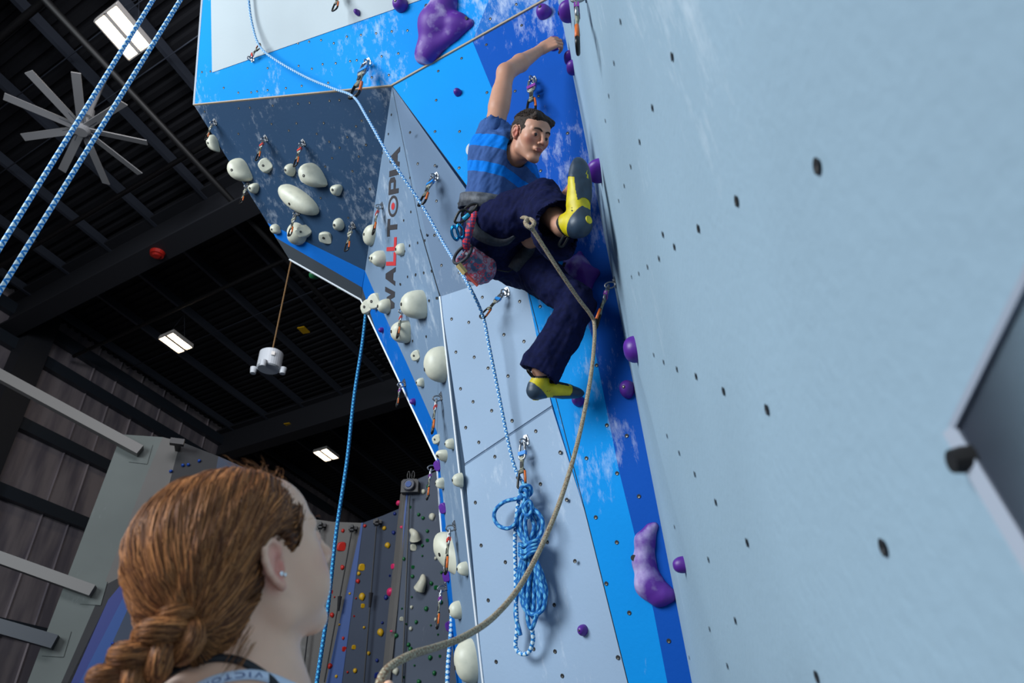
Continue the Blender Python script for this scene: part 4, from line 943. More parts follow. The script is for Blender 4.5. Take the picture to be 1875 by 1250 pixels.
for i, L in enumerate(up_l): rope('coil_strand', [K(u, v, .07+.018*(i % 3)) for u, v in L], r0, M['rope_coil'], lead)
for i, dy in enumerate((0, 7, 13, 19)):
    cy = 994+dy; rope('wrap', [K(951, cy+2, .07), K(960, cy+5+(i % 2)*3, .13), K(972, cy-1, .145), K(983, cy-5, .12), K(986, cy-2, .07), K(975, cy, .04), K(960, cy+2, .04)], r0, M['rope_coil'], lead, closed=True)
lo_l = [[(962, 1010), (955, 1040), (952, 1075), (957, 1105), (966, 1120), (980, 1122), (993, 1108), (1000, 1085), (994, 1055), (984, 1030), (975, 1010)],
        [(966, 1010), (962, 1050), (962, 1090), (968, 1115), (978, 1130), (986, 1112), (984, 1070), (978, 1035), (972, 1010)],
        [(968, 1010), (970, 1050), (966, 1090), (966, 1130), (972, 1150), (980, 1135), (990, 1095), (988, 1050), (978, 1010)],
        [(960, 1010), (950, 1045), (946, 1090), (944, 1125), (950, 1150), (953, 1163)],
        [(970, 1012), (976, 1050), (978, 1090), (976, 1120), (970, 1095), (972, 1050), (974, 1012)],
        [(964, 1012), (958, 1060), (960, 1100), (972, 1124), (992, 1118), (998, 1092), (988, 1060), (976, 1014)]]
for i, L in enumerate(lo_l): rope('coil_strand', [K(u, v, .06+.02*(i % 3)) for u, v in L], r0, M['rope_coil'], lead)
# climber rope
trp = [(684, 1330, 1.10), (690, 1272, 1.11), (702, 1234, 1.13), (725, 1213, 1.16), (760, 1196, 1.21), (800, 1184, 1.29), (850, 1165, 1.4), (905, 1128, 1.55), (955, 1068, 1.72), (998, 985, 1.92), (1032, 898, 2.12), (1060, 800, 2.34), (1080, 700, 2.55), (1088, 630, 2.78), (1088, 592, 2.90), (1080, 574, 2.89), (1060, 548, 2.86), (1025, 497, 2.80), (990, 443, 2.76), (972, 415, 2.74)]
tr_ = empty('climbing_rope', P(694, 1248, 1.11), 'tan speckled rope sagging from the belayer hand up to the climber harness', 'rope')
rope('length', [P(*q) for q in trp], [.0068]*4+[.0068, .0072, .0074, .0076, .008, .0082], M['rope_tan'], tr_, sub=8, seg=14)
rope('tie_in_knot', [P(976, 420, 2.75), P(966, 414, 2.73), P(962, 406, 2.75), P(970, 401, 2.77), P(978, 408, 2.73), P(972, 416, 2.72), P(963, 410, 2.74), P(967, 402, 2.8), P(960, 398, 2.95), P(950, 400, 3.1)], .0085, M['rope_tan'], tr_)
# free hanging blue ropes
def hang(u, v, s, v_end, m, label, r=.009):
    a = P(u, v, s); b = Vector((a.x, a.y, .02)); n = 30
    return tag(rope('climbing_rope', [a*(1-i/n)+b*(i/n)+Vector((.004*math.sin(i), 0, 0)) for i in range(n+1)], r, m, sub=2), label, 'rope')
hang(670, 570, 4.95, 0, M['rope_blue_dark'], 'dark blue top rope hanging straight down past the woman chin', .011)
hang(827, 1096, PE2.depth(827, 1096)+.06, 0, M['rope_blue'], 'blue rope hanging at the bottom edge of the narrow slate panel', .011)
for (a, b, lb) in (((478, -320, 3.2), (-190, 760, 1.75), 'left'), ((560, -370, 3.2), (-190, 838, 1.75), 'right')):
    pa_, pb2_ = P(*a), P(*b); pb2_ = pa_+(pb2_-pa_)*((.02-pa_.z)/(pb2_.z-pa_.z)); o = rope('climbing_rope', [pa_*(1-i/40)+pb2_*(i/40) for i in range(41)], .0072, M['rope_blue'], sub=2)
    tag(o, 'blue and white rope strand slanting across the fan, %s of two' % lb, 'rope', 'slanting ropes at the upper left')
# ------------------------------------------------------------------ people: shared builders
def skin_mat(name, base, red, rough=.5):
    m = mat(name, base, rough); t = NT(m); b = t.n['Principled BSDF']
    at = t.add('ShaderNodeAttribute', attribute_name='Col'); tc = t.add('ShaderNodeTexCoord')
    nz = t.add('ShaderNodeTexNoise', Scale=28, Detail=5); t.link(tc.outputs['Object'], nz.inputs['Vector'])
    r = t.add('ShaderNodeMapRange'); r.inputs[3].default_value = .9; r.inputs[4].default_value = 1.1; t.link(nz.outputs[0], r.inputs[0])
    mx = t.add('ShaderNodeMix', data_type='RGBA', blend_type='MULTIPLY'); mx.inputs[0].default_value = 1
    t.link(at.outputs['Color'], mx.inputs[6]); t.link(r.outputs[0], mx.inputs[7]); t.link(mx.outputs[2], b.inputs['Base Color'])
    b.inputs['Subsurface Weight'].default_value = .12; b.inputs['Subsurface Radius'].default_value = (.01, .004, .002); b.inputs['Subsurface Scale'].default_value = .5
    return m
def head_prims(man=True):
    L = []
    a = L.append
    a(el((0, -.012, .036), (.073, .094, .078), k=.01))
    a(el((0, .028, -.018), (.060, .060, .080), k=.03))
    a(el((0, .040, .052), (.058, .046, .046), k=.03))
    [a(rc((g*.052, -.002, -.030), (g*.049, .008, -.060), .016, .016, k=.02)) for g in (-1, 1)]; [a(rc((g*.049, .008, -.060), (g*.017, .063, -.092), .016, .015, k=.02)) for g in (-1, 1)]
    a(el((0, .074, -.092), (.021, .017, .017), k=.02))
    for s in (-1, 1):
        a(el((s*.043, .056, -.008), (.018, .018, .018), k=.03))
        a(rc((s*.006, .088, .030), (s*.044, .074, .031), .008, .008, k=.012))
        a(el((s*.031, .098, .010), (.016, .013, .0105), k=.012, sub=True))
        a(el((s*.0315, .079, .008), (.0145, .0135, .0125), k=.004))
        a(el((s*.0315, .093, .007), (.0125, .0065, .0042), k=.002, sub=True))
        # ear
        ex = s*.073
        E = []; er = [[1, 0, 0], [0, .97, .22], [0, -.22, .97]]
        E.append(el((ex+s*.001, -.010, .004), (.005, .0155, .027), er, k=.005))
        E.append(el((ex+s*.006, -.006, .001), (.0045, .0085, .014), er, k=.003, sub=True))
        pts = [(.004, .012), (.004, .022), (-.003, .030), (-.013, .032), (-.022, .025), (-.024, .012), (-.021, -.002), (-.014, -.014), (-.007, -.022)]
        for (y0, z0), (y1, z1) in zip(pts[:-1], pts[1:]): E.append(rc((ex+s*.005, y0-.002, z0), (ex+s*.005, y1-.002, z1), .0036, k=.003))
        E.append(rc((ex+s*.003, -.006, -.021), (ex+s*.002, -.003, -.025), .0062, .0058, k=.004))
        E.append(rc((ex+s*.003, .003, -.006), (ex+s*.003, .003, .000), .0040, k=.003)); E.append(rc((ex+s*.003, -.010, .014), (ex+s*.003, -.015, .002), .0034, k=.004))
        pv = Vector((ex, .006, 0)); L += xf(E, Matrix.Translation(pv) @ Matrix.Rotation(s*.42, 4, 'Z') @ Matrix.Translation(-pv))
    a(rc((0, .092, .024), (0, .112, -.018), .0075, .0095, k=.012)); a(el((0, .112, -.022), (.010, .010, .009), k=.008))
    for s in (-1, 1): a(el((s*.012, .102, -.026), (.008, .010, .007), k=.006)); a(el((s*.0065, .110, -.0325), (.0032, .0045, .003), k=.002, sub=True))
    a(rc((-.016, .090, -.050), (.016, .090, -.050), .009, k=.012))
    a(rc((-.017, .098, -.0485), (.017, .098, -.0485), .0045, k=.004)); a(rc((-.013, .098, -.0575), (.013, .098, -.0575), .0052, k=.004))
    a(rc((-.017, .1055, -.0532), (.017, .1055, -.0532), .0014, k=.002, sub=True))
    a(el((0, .092, -.068), (.012, .006, .004), k=.008, sub=True))
    return L
def hand_prims(wrist, d, n, side, curl=(.5, .6, .6, .7), bend=(1.0, 1.2, .8), sc=1.0, thumb=(.5, .6), spread=.1):
    """d wrist to knuckles, n out of the palm, side towards the thumb"""
    d, n = Vector(d).normalized(), Vector(n); n = (n-d*n.dot(d)).normalized(); s = d.cross(n).normalized()
    if s.dot(Vector(side)) < 0: s = -s
    W = Vector(wrist); L = []
    V = lambda a, b, c: W+(d*a+n*b+s*c)*sc
    L.append(rc(V(-.02, 0, 0), V(.01, 0, 0), .024*sc, .023*sc, k=.01))
    for c in (-.028, -.009, .010, .027): L.append(rc(V(.01, 0, c*.6), V(.082-abs(c-.008)*.25, 0, c), .0145*sc, .0105*sc, k=.010*sc))
    L.append(el(V(.035, .010, .022), (.024*sc, .017*sc, .017*sc), k=.012))
    fl = [(-.028, .030, .019, .016), (-.009, .040, .025, .019), (.010, .043, .027, .020), (.027, .038, .024, .019)]
    for i, (c, a, b, e) in enumerate(fl):
        p = V(.084-abs(c-.008)*.25, 0, c); ang = 0; dirv = (d+s*spread*(c/.03)).normalized(); r = .0088*sc-(.0008 if i == 0 else 0)
        for l, bd in zip((a, b, e), bend):
            ang += bd*curl[3-i]*1.0
            q = p+(dirv*math.cos(ang)+n*math.sin(ang))*l*sc; L.append(rc(p, q, r, r*.9, k=.0035)); p = q; r *= .9
    p = V(.022, .008, .026); t1 = (d*.55+s*.75+n*thumb[0]).normalized(); q = p+t1*.042*sc; L.append(rc(p, q, .0135*sc, .0105*sc, k=.008))
    t2 = (d*.9+s*(.4-thumb[1])+n*thumb[1]).normalized(); w_ = q+t2*.032*sc; L.append(rc(q, w_, .0102*sc, .0092*sc, k=.004))
    L.append(rc(w_, w_+(t2+n*.3-s*.3).normalized()*.024*sc, .0092*sc, .0075*sc, k=.004))
    return L
def merge_sdf(parts):
    """[(prims, voxel)] -> one vertex and face list"""
    Vs, Qs, o = [], [], 0
    for pr, h in parts: V, Q = sdf_mesh(pr, h); Vs.append(V); Qs.append(Q+o); o += len(V)
    return np.concatenate(Vs), np.concatenate(Qs)
def npmesh(name, V, Q, m, parent=None, fmat=None, mats=None):
    o = mesh_obj(name, V, Q.tolist(), m, parent, True, mats=mats, fmat=fmat); return o
def tov(M4, p): return M4 @ Vector(p)
def local(M4, V):
    I = np.array(M4.inverted()); return V@I[:3, :3].T+I[:3, 3]
def head_colors(Lc, base, lip, red, n):
    c = np.tile(np.array(base[:3]), (n, 1))
    def blend(w, col):
        nonlocal c; w = np.clip(w, 0, 1)[:, None]; c = c*(1-w)+np.array(col[:3])*w
    d = lambda p, r: np.sqrt((((Lc-np.array(p))/np.array(r))**2).sum(1))
    for s in (-1, 1):
        blend(.45*(1.2-d((s*.045, .07, -.02), (.028, .03, .025)))*1.5, red); blend(1.6*(1.15-d((s*.077, -.008, .0), (.016, .026, .04))), red)
        blend(.9*(1.1-d((s*.031, .085, .006), (.02, .02, .014))), [x*.72 for x in red[:3]])
    blend(.8*(1.1-d((0, .112, -.024), (.016, .016, .012))), red)
    blend(3*(1-d((0, .103, -.0530), (.0215, .014, .0105))), lip)
    return c
def shoe(parent, heel, toe, up, L=.27):
    """climbing shoe: yellow upper, dark blue-grey rubber, black tongue"""
    y = (Vector(toe)-Vector(heel)).normalized(); z = Vector(up); z = (z-y*z.dot(y)).normalized(); x = y.cross(z); k = (Vector(toe)-Vector(heel)).length/.262
    M4 = basis(x*k, y*k, z*k, Vector(heel)+y*.128*k)
    pr = [rc((0, -.092, .036), (0, -.092, .052), .034, .031, k=.01), rc((0, -.09, .030), (0, .0, .026), .031, .029, k=.02), el((0, .055, .024), (.043, .062, .027), k=.03), el((.004, .102, .018), (.030, .034, .017), k=.02),
          rc((0, -.02, .045), (0, .05, .036), .028, .02, k=.03), rc((0, -.070, .060), (0, -.068, .082), .036, .037, k=.015),
          el((0, -.015, -.014), (.030, .035, .014), k=.02, sub=True), rc((0, -.072, .078), (0, -.070, .13), .029, .030, k=.004, sub=True)]
    V, Q = sdf_mesh(xf(pr, M4), .0023); Lc = local(M4, V); C = Lc[Q].mean(1)
    rub = (C[:, 1] > .055+.5*np.maximum(C[:, 2]-.02, -.03)) | ((C[:, 2] < .012) & (C[:, 1]+18*C[:, 0]**2 > -.012)) | ((C[:, 2] < .010+.9*(-C[:, 1]-.052)) & (C[:, 1]-8*C[:, 0]**2 < -.048))
    ton = ((C[:, 2] > .062-.25*(C[:, 1]+.03)) & (C[:, 1] > -.05) & (C[:, 1] < .055) & (abs(C[:, 0]) < .026)) | (C[:, 2] > .086)
    out = []
    for nm, msk, m in (('upper', ~rub & ~ton, M['shoe_yellow']), ('rubber', rub & ~ton, M['shoe_rubber']), ('tongue', ton, M['shoe_black'])):
        q = Q[msk]; u_, inv = np.unique(q, return_inverse=True); vv = V[u_]
        if nm == 'rubber': vv = vv+vnormals(V, Q)[u_]*.0015
        out.append((nm, vv, inv.reshape(-1, 4), m))
    sh = npmesh('climbing_shoe', out[0][1], out[0][2], out[0][3], parent)
    for nm, vv, q, m in out[1:]: o = npmesh(nm, vv, q, m, None); o.parent = sh; o.matrix_parent_inverse = Matrix.Translation(-parent.matrix_basis.translation)
    def sub(mb, nm, m): o = mb.build(nm, m); o.parent = sh; o.matrix_parent_inverse = Matrix.Translation(-parent.matrix_basis.translation); return o
    mb = MB(); mb.cyl(tov(M4, (0, -.09, -.0065)), tov(M4, (0, -.09, .004)), .0125*k, .0140*k, n=24); sub(mb, 'sole_disc', M['shoe_yellow'])
    mb = MB(); mb.tube([tov(M4, p) for p in spline([(-.009, -.105, .09), (-.009, -.125, .112), (0, -.128, .118), (.009, -.125, .112), (.009, -.105, .09)], 4)], .004*k, 8); sub(mb, 'pull_loop', M['shoe_black'])
    mb = MB()
    for s in (-1, 1): mb.prism([tov(M4, (s*.0405*(1-.0*j), -.01+.0035*j*2, .030+(j % 2)*.004)) for j in range(2)]+[tov(M4, (s*.0405, .03, .034)), tov(M4, (s*.0405, .02, .027))], (M4.to_3x3()@Vector((s*.003, 0, 0))))
    mb2 = MB(); mb2.prism([tov(M4, (a, b, -.0052)) for a, b in ((-.006, .055), (.002, .055), (-.001, .067), (.006, .067), (-.003, .085), (0, .07), (-.006, .07))], M4.to_3x3()@Vector((0, 0, .003))); sub(mb2, 'sole_mark', M['shoe_yellow'])
    mb3 = MB()
    for j in range(5): mb3.bar(tov(M4, (.0305+.0*j, -.058+.012*j, .030)), tov(M4, (.0305, -.052+.012*j, .034+.003*(j % 2))), .004*k, .004*k)
    for j in range(5): mb3.bar(tov(M4, (-.0305, -.058+.012*j, .030)), tov(M4, (-.0305, -.052+.012*j, .034+.003*(j % 2))), .004*k, .004*k)
    sub(mb3, 'side_mark', M['shoe_black'])
    return sh
def ribbon(name, pts, normals, width, m, parent, thick=.002, sub=6):
    q = spline(pts, sub); nn_ = spline(normals, sub); mb = MB(); vs = []
    wd = np.interp(np.linspace(0, 1, len(q)), np.linspace(0, 1, len(width)), width) if not np.isscalar(width) else np.full(len(q), width)
    for i in range(len(q)):
        t = Vector(q[min(i+1, len(q)-1)]-q[max(i-1, 0)]).normalized(); n_ = Vector(nn_[i]).normalized(); s = t.cross(n_).normalized(); n_ = s.cross(t); c = Vector(q[i]); w_ = wd[i]/2
        vs += [c-s*w_, c+s*w_, c+s*w_+n_*thick, c-s*w_+n_*thick]
    fs = [(4*i+j, 4*i+(j+1) % 4, 4*i+4+(j+1) % 4, 4*i+4+j) for i in range(len(q)-1) for j in range(4)]+[(3, 2, 1, 0), tuple(4*(len(q)-1)+j for j in range(4))]
    return mb.add(vs, fs).build(name, m, parent, True)

M['shoe_yellow'] = noisy('yellow_microfibre', srgb(214, 196, 10), srgb(196, 176, 6), 30, .5, bump=.1)
M['shoe_rubber'] = noisy('blue_grey_rubber', srgb(48, 66, 84), srgb(40, 52, 66), 20, .45, bump=.1)
M['shoe_black'] = mat('black_tongue', srgb(22, 22, 24), .7)
M['eye_white'] = mat('eye_white', srgb(190, 180, 175), .25); M['iris'] = mat('dark_iris', srgb(38, 24, 18), .2)
# ------------------------------------------------------------------ the climber
cl = empty('person', P(950, 470, 3.25), 'climber in striped blue shirt and navy trousers stemming in the blue corner, one arm up', 'person')
SK, SKR, LIP = srgb(196, 142, 116), srgb(188, 104, 84), srgb(160, 78, 70)
M['skin_m'] = skin_mat('climber_skin', SK, SKR)
hy = camdir(.56, -.22, .80).normalized(); hz = camdir(.27, .95, .10); hz = (hz-hy*hz.dot(hy)).normalized(); hx = hy.cross(hz)
hc = P(970, 253, 3.16); HM = basis(hx*.94, hy*.94, hz*.96, hc)
k_ = 1.0
neck_b = P(928, 297, 3.28)
hp = xf(head_prims(), HM)+[rc(HM@Vector((0, -.03, -.05)), neck_b, .052, .058, k=.03), rc(neck_b, P(912, 330, 3.3), .058, .08, k=.03)]
shR, elR, wrR = P(905, 238, 3.30), P(926, 133, 3.42), P(990, 91, 3.66)
armR = [rc(P(912, 285, 3.32), P(910, 252, 3.31), .04, .044, k=.03), rc(P(910, 252, 3.31), shR, .044, .047, k=.03), rc(shR, elR, .048, .040, k=.02), el((shR*.55+elR*.45), (.046, .046, .085), k=.03) if False else rc(shR*.6+elR*.4, shR*.35+elR*.65, .047, .043, k=.02),
        rc(elR, elR*.6+wrR*.4, .041, .040, k=.02), rc(elR*.6+wrR*.4, wrR, .040, .024, k=.02)]
handR = hand_prims(wrR, camdir(.84, .52, -.1), camdir(.35, -.25, -.9), camdir(-.3, .9, .2), curl=(.75, .8, .85, .9), bend=(.8, 1.1, .8), thumb=(.8, .5), sc=1.05)
shL, elL, wrL = P(955, 318, 3.36), P(972, 436, 3.18), P(1030, 370, 3.10)
armL = [rc(shL, elL, .05, .040, k=.02), rc(elL, elL*.6+wrL*.4, .041, .040, k=.02), rc(elL*.6+wrL*.4, wrL, .040, .024, k=.02)]
handL = hand_prims(wrL, P(1050, 340, 3.08)-wrL, camdir(.7, -.3, -.5), camdir(-.3, .8, .5), curl=(.6, .7, .75, .8), thumb=(.4, .4))
hipC = P(898, 425, 3.34); hipR, hipL = P(893, 420, 3.24), P(928, 452, 3.46)
knR, anR = P(990, 372, 3.06), P(1052, 384, 2.80)
knL, anL = P(1056, 556, 3.10), P(1000, 692, 3.13)
toeR, heelR = P(1071, 287, 2.83), P(1077, 424, 2.71)
toeL, heelL = P(1066, 727, 3.14), P(966, 730, 3.02)
def shoe_frame(heel, toe, up):
    y = (Vector(toe)-Vector(heel)).normalized(); z = Vector(up); z = (z-y*z.dot(y)).normalized(); x = y.cross(z); k = (Vector(toe)-Vector(heel)).length/.262
    return basis(x*k, y*k, z*k, Vector(heel)+y*.128*k)
upR, upL = camdir(-.62, .05, -.78), camdir(-.02, 1, .02)
SR, SL_ = shoe_frame(heelR, toeR, upR), shoe_frame(heelL, toeL, upL)
anR, anL = SR@Vector((0, -.068, .105)), SL_@Vector((0, -.068, .115))
torso = [rc(P(914, 285, 3.34), P(902, 400, 3.33), .088, .092, k=.05), rc(hipC, hipR, .1, .09, k=.05), rc(hipC, hipL, .1, .09, k=.05), rc(hipR, knR, .085, .06, k=.03), rc(knR, anR, .058, .040, k=.02), rc(hipL, knL, .085, .06, k=.03), rc(knL, anL, .055, .038, k=.02), rc(neck_b, P(915, 330, 3.32), .06, .085, k=.05)]
feet = []
for kn_, an_, S_ in ((knR, anR, SR), (knL, anL, SL_)):
    feet += [rc(kn_*.3+an_*.7, an_, .045, .034, k=.02), rc(an_, S_@Vector((0, -.068, .06)), .034, .029, k=.02), rc(S_@Vector((0, -.068, .05)), S_@Vector((0, .03, .026)), .022, .014, k=.02)]
V, Q = merge_sdf([(hp, .003), (armR+handR, .0033), (armL+handL, .0035), (torso, .012), (feet, .005)])
body = npmesh('body', V, Q, M['skin_m'], cl)
cols = head_colors(local(HM, V), SK, LIP, SKR, len(V))
for pt, rad in ((wrR+(P(1013, 69, 3.74)-wrR)*1.1, .09), (wrL+(P(1050, 340, 3.08)-wrL)*1.1, .09), (elR, .05)):
    w_ = np.clip(1-np.linalg.norm(V-np.array(pt), axis=1)/rad, 0, 1)[:, None]*.7; cols = cols*(1-w_)+np.array(SKR[:3])*w_
color_attr(body, cols)
def eyes(HM, parent, look=(0, 1, 0)):
    for s in (-1, 1):
        c = HM@Vector((s*.0315, .0785, .0072)); mb = MB(); n, m_ = 16, 10; r = .0125; vs = []; fs = []
        f = (HM.to_3x3()@Vector(look)).normalized(); x = f.orthogonal().normalized(); y = f.cross(x); fm = []
        for i in range(m_+1):
            t = math.pi*i/m_
            for j in range(n): vs.append(c+(f*math.cos(t)+(x*math.cos(2*math.pi*j/n)+y*math.sin(2*math.pi*j/n))*math.sin(t))*r)
        for i in range(m_):
            for j in range(n): mb.f.append((i*n+j, i*n+(j+1) % n, (i+1)*n+(j+1) % n, (i+1)*n+j)); mb.fm.append(1 if i < 2 else 0)
        mb.v = vs; mb.build('eye', [M['eye_white'], M['iris']], parent, True)
eyes(HM, cl, (.25, .95, -.15))
M['hair_m'] = noisy('dark_brown_hair', srgb(52, 34, 24), srgb(28, 19, 14), 90, .75, bump=.6)
# hair cap with locks
hr = [el((0, -.016, .044), (.081, .098, .082), k=.01), el((0, -.075, .0), (.055, .035, .05), k=.02), rc((-.05, .062, .083), (.045, .07, .088), .02, .018, k=.02), rc((-.069, .012, .03), (-.070, .016, .0), .008, .005, k=.01), rc((.069, .012, .03), (.070, .016, .0), .008, .005, k=.01),
      el((0, .105, -.005), (.068, .07, .078), k=.012, sub=True), el((0, .06, -.10), (.12, .09, .10), k=.01, sub=True), el((0, .0, -.12), (.12, .12, .085), k=.01, sub=True)]
for s in (-1, 1): hr += [el((s*.078, -.003, .006), (.018, .021, .034), k=.006, sub=True)]
V, Q = sdf_mesh(xf(hr, HM), .003); V = wrinkle(V, Q, .0035, 70, np.array(HM.to_3x3()@Vector((.5, 1, .2))), .3)
npmesh('hair', V, Q, M['hair_m'], cl)
# eyebrows and lock strands
mb = MB()
for s in (-1, 1): mb.tube([HM@Vector(p) for p in spline([(s*.010, .0985, .026), (s*.025, .098, .033), (s*.040, .088, .033), (s*.050, .074, .026)], 4)], [.0022, .0032, .0036, .0036, .0036, .0035, .0034, .0033, .003, .0028, .0024, .0018, .0012], 8)
mb.build('eyebrows', M['hair_m'], cl, True)
rnd = random.Random(3); mb = MB()
for i in range(1300):
    a = rnd.uniform(-math.pi, math.pi); b = rnd.uniform(.25, 1.25); d = Vector((math.sin(b)*math.cos(a), math.sin(b)*math.sin(a), math.cos(b)))
    if d.y > .35 and d.z < .75: continue
    if abs(d.x) > .75 and d.z < .35: continue
    p = Vector((d.x*.083, d.y*.100-.016, d.z*.086+.044)); t = Vector((.35*rnd.uniform(.2, 1.2), .8, .1)); t = (t-d*t.dot(d)).normalized(); l = rnd.uniform(.012, .028)
    q = [p-d*.006, p+t*l*.5+d*.002, p+t*l-d*.004]; mb.tube([HM@v for v in q], [.0013, .0013, .0004], 3)
mb.build('hair_locks', M['hair_m'], cl, True)['kind'] = 'stuff'

# shirt with printed bands
SA = (P(908, 235, 3.3)-P(884, 380, 3.3)); Sup = SA.normalized(); S0 = P(884, 380, 3.3)
M['shirt'] = mat('striped_jersey', srgb(60, 90, 150), .85); t = NT(M['shirt']); b = t.n['Principled BSDF']
at = t.add('ShaderNodeAttribute', attribute_name='band'); 
crp = t.add('ShaderNodeValToRGB'); crp.color_ramp.interpolation = 'CONSTANT'
SL, BR = srgb(62, 92, 148), srgb(4, 122, 222)
els = crp.color_ramp.elements; els[0].position = 0; els[0].color = SL; els[1].position = .345; els[1].color = BR
for ps, c_ in ((.475, SL), (.66, BR), (.83, SL)): e_x = els.new(ps); e_x.color = c_
t.link(at.outputs['Fac'], crp.inputs[0])
tc = t.add('ShaderNodeTexCoord'); nz = t.add('ShaderNodeTexNoise', Scale=120, Detail=4); t.link(tc.outputs['Object'], nz.inputs['Vector'])
r = t.add('ShaderNodeMapRange'); r.inputs[3].default_value = .8; r.inputs[4].default_value = 1.15; t.link(nz.outputs[0], r.inputs[0])
mx = t.add('ShaderNodeMix', data_type='RGBA', blend_type='MULTIPLY'); mx.inputs[0].default_value = 1; t.link(crp.outputs[0], mx.inputs[6]); t.link(r.outputs[0], mx.inputs[7]); t.link(mx.outputs[2], b.inputs['Base Color'])
bp = t.add('ShaderNodeBump', Strength=.2, Distance=.002); t.link(nz.outputs[0], bp.inputs['Height']); t.link(bp.outputs[0], b.inputs['Normal'])
sh_pr = [rc(P(908, 285, 3.27), P(898, 385, 3.27), .115, .115, k=.05), rc(P(928, 310, 3.36), P(912, 385, 3.38), .125, .115, k=.05), rc(P(909, 258, 3.33), P(910, 290, 3.3), .080, .11, k=.05),
         rc(P(938, 305, 3.28), P(958, 330, 3.36), .065, .075, k=.05), rc(P(901, 268, 3.31), P(906, 252, 3.31), .084, .068, k=.03), rc(P(912, 262, 3.31), P(925, 290, 3.3), .07, .08, k=.04),
         rc(shR, shR*.97+elR*.03, .062, .062, k=.02), rc(shL, shL*.6+elL*.4, .075, .07, k=.02),
         rc(P(898, 228, 3.305)*1.0, elR, .055, .056, k=.004, sub=True) if False else rc(shR*1.0, elR, .052, .075, k=.004, sub=True),
         rc(HM@Vector((0, -.02, -.04)), neck_b*.85+P(905, 330, 3.3)*.15, .061, .063, k=.006, sub=True)]
V, Q = sdf_mesh(sh_pr, .005)
V = wrinkle(V, Q, .016, 13, np.array(Sup), .22, seed=4); V = wrinkle(V, Q, .005, 40, np.array((Sup+camdir(.5, 0, 0))), .3, seed=9)
shirt = npmesh('shirt', V, Q, M['shirt'], cl)
bd = ((V-np.array(S0))@np.array(Sup))/SA.length
side_ = (V-np.array(S0))@np.array(camdir(1, 0, 0)); bd = bd+.9*np.maximum(side_-.10, 0)+.25*side_-.02
a_ = shirt.data.attributes.new('band', 'FLOAT', 'POINT'); a_.data.foreach_set('value', np.clip(bd, 0, 1).astype(np.float32))
# trousers
M['shirt'].node_tree.nodes['Principled BSDF'].inputs['Specular IOR Level'].default_value = .15
M['denim'] = noisy('navy_trouser_cloth', srgb(20, 25, 62), srgb(16, 20, 50), 50, .9, bump=.15, Specular_IOR_Level=.12)
shinR = (anR-knR).normalized(); cuffR = knR*.04+anR*.96; shinL = (anL-knL).normalized(); cuffL = knL*-.06+anL*1.06
tr = [rc(hipC+camdir(0, .045, 0), hipC, .118, .125, k=.04), rc(hipC, P(905, 458, 3.36), .12, .125, k=.05), rc(hipR, hipR*.4+knR*.6, .118, .098, k=.05), rc(hipR*.4+knR*.6, knR, .098, .088, k=.03), rc(knR, cuffR, .094, .096, k=.03),
      rc(knR+camdir(.0, -.02, 0), cuffR+camdir(-.02, -.045, 0), .082, .088, k=.03),
      rc(hipL, hipL*.45+knL*.55, .115, .090, k=.05), rc(hipL*.45+knL*.55, knL, .090, .078, k=.03), rc(knL, cuffL, .078, .084, k=.02), rc(P(925, 470, 3.42), P(960, 490, 3.38), .11, .10, k=.04),
      rc(cuffR+shinR*.005, cuffR+shinR*.2, .10, .12, k=.001, sub=True), rc(cuffR-shinR*.15+camdir(-.01, -.022, 0), cuffR+shinR*.1+camdir(-.01, -.022, 0), .062, .078, k=.002, sub=True),
      rc(cuffL+shinL*.10, cuffL+shinL*.25, .13, .14, k=.001, sub=True), rc(cuffL-shinL*.12, cuffL+shinL*.1, .060, .074, k=.002, sub=True)]
V, Q = sdf_mesh(tr, .0055)
V = wrinkle(V, Q, .014, 11, np.array(knR-hipR), .6, seed=2); V = wrinkle(V, Q, .006, 34, np.array(knL-anL), .35, seed=5)
npmesh('trousers', V, Q, M['denim'], cl)
s1 = shoe(cl, heelR, toeR, upR); s2 = shoe(cl, heelL, toeL, upL)
# harness
M['harness'] = noisy('dark_harness_webbing', srgb(44, 48, 58), srgb(34, 36, 44), 80, .7, bump=.2)
M['harness_mesh'] = noisy('grey_padded_belt', srgb(92, 96, 104), srgb(50, 54, 62), 30, .6, bump=.3)
ha = empty('climbing_harness', P(905, 395, 3.15), 'dark climbing harness with red dotted strap worn by the climber', 'harness')
def wrap(name, c, ax, r1, r2, width, m, a0, a1, tilt=0, parent=ha, thick=.006, n=14):
    ax = Vector(ax).normalized(); x = camdir(1, 0, 0); x = (x-ax*x.dot(ax)).normalized(); y = ax.cross(x)
    pts, nr = [], []
    for i in range(n+1):
        t = math.radians(a0+(a1-a0)*i/n); d = x*math.cos(t)+y*math.sin(t); pts.append(c+x*math.cos(t)*r1+y*math.sin(t)*r2); nr.append(d)
    return ribbon(name, pts, nr, width, m, parent, thick)
wrap('waist_belt', P(897, 378, 3.30), Sup, .137, .140, .062, M['harness_mesh'], 0, 360)
thA = (knR-hipR).normalized(); lc_ = hipR*.72+knR*.28
def bvh_of(o):
    me = o.data; off = o.parent.matrix_basis.translation if o.parent else Vector(); return BVHTree.FromPolygons([v.co+off for v in me.vertices], [tuple(p.vertices) for p in me.polygons])
tb_ = bvh_of(bpy.data.objects['trousers']); sb_ = bvh_of(shirt)
def on_surf(bv, u, v, lift=.004, miss=3.3):
    d = ray(u, v).normalized(); h = bv.ray_cast(CAM, d)
    if h[0] is None: return P(u, v, miss), -d
    n_ = h[1] if h[1].dot(d) < 0 else -h[1]; return h[0]+n_*lift, n_
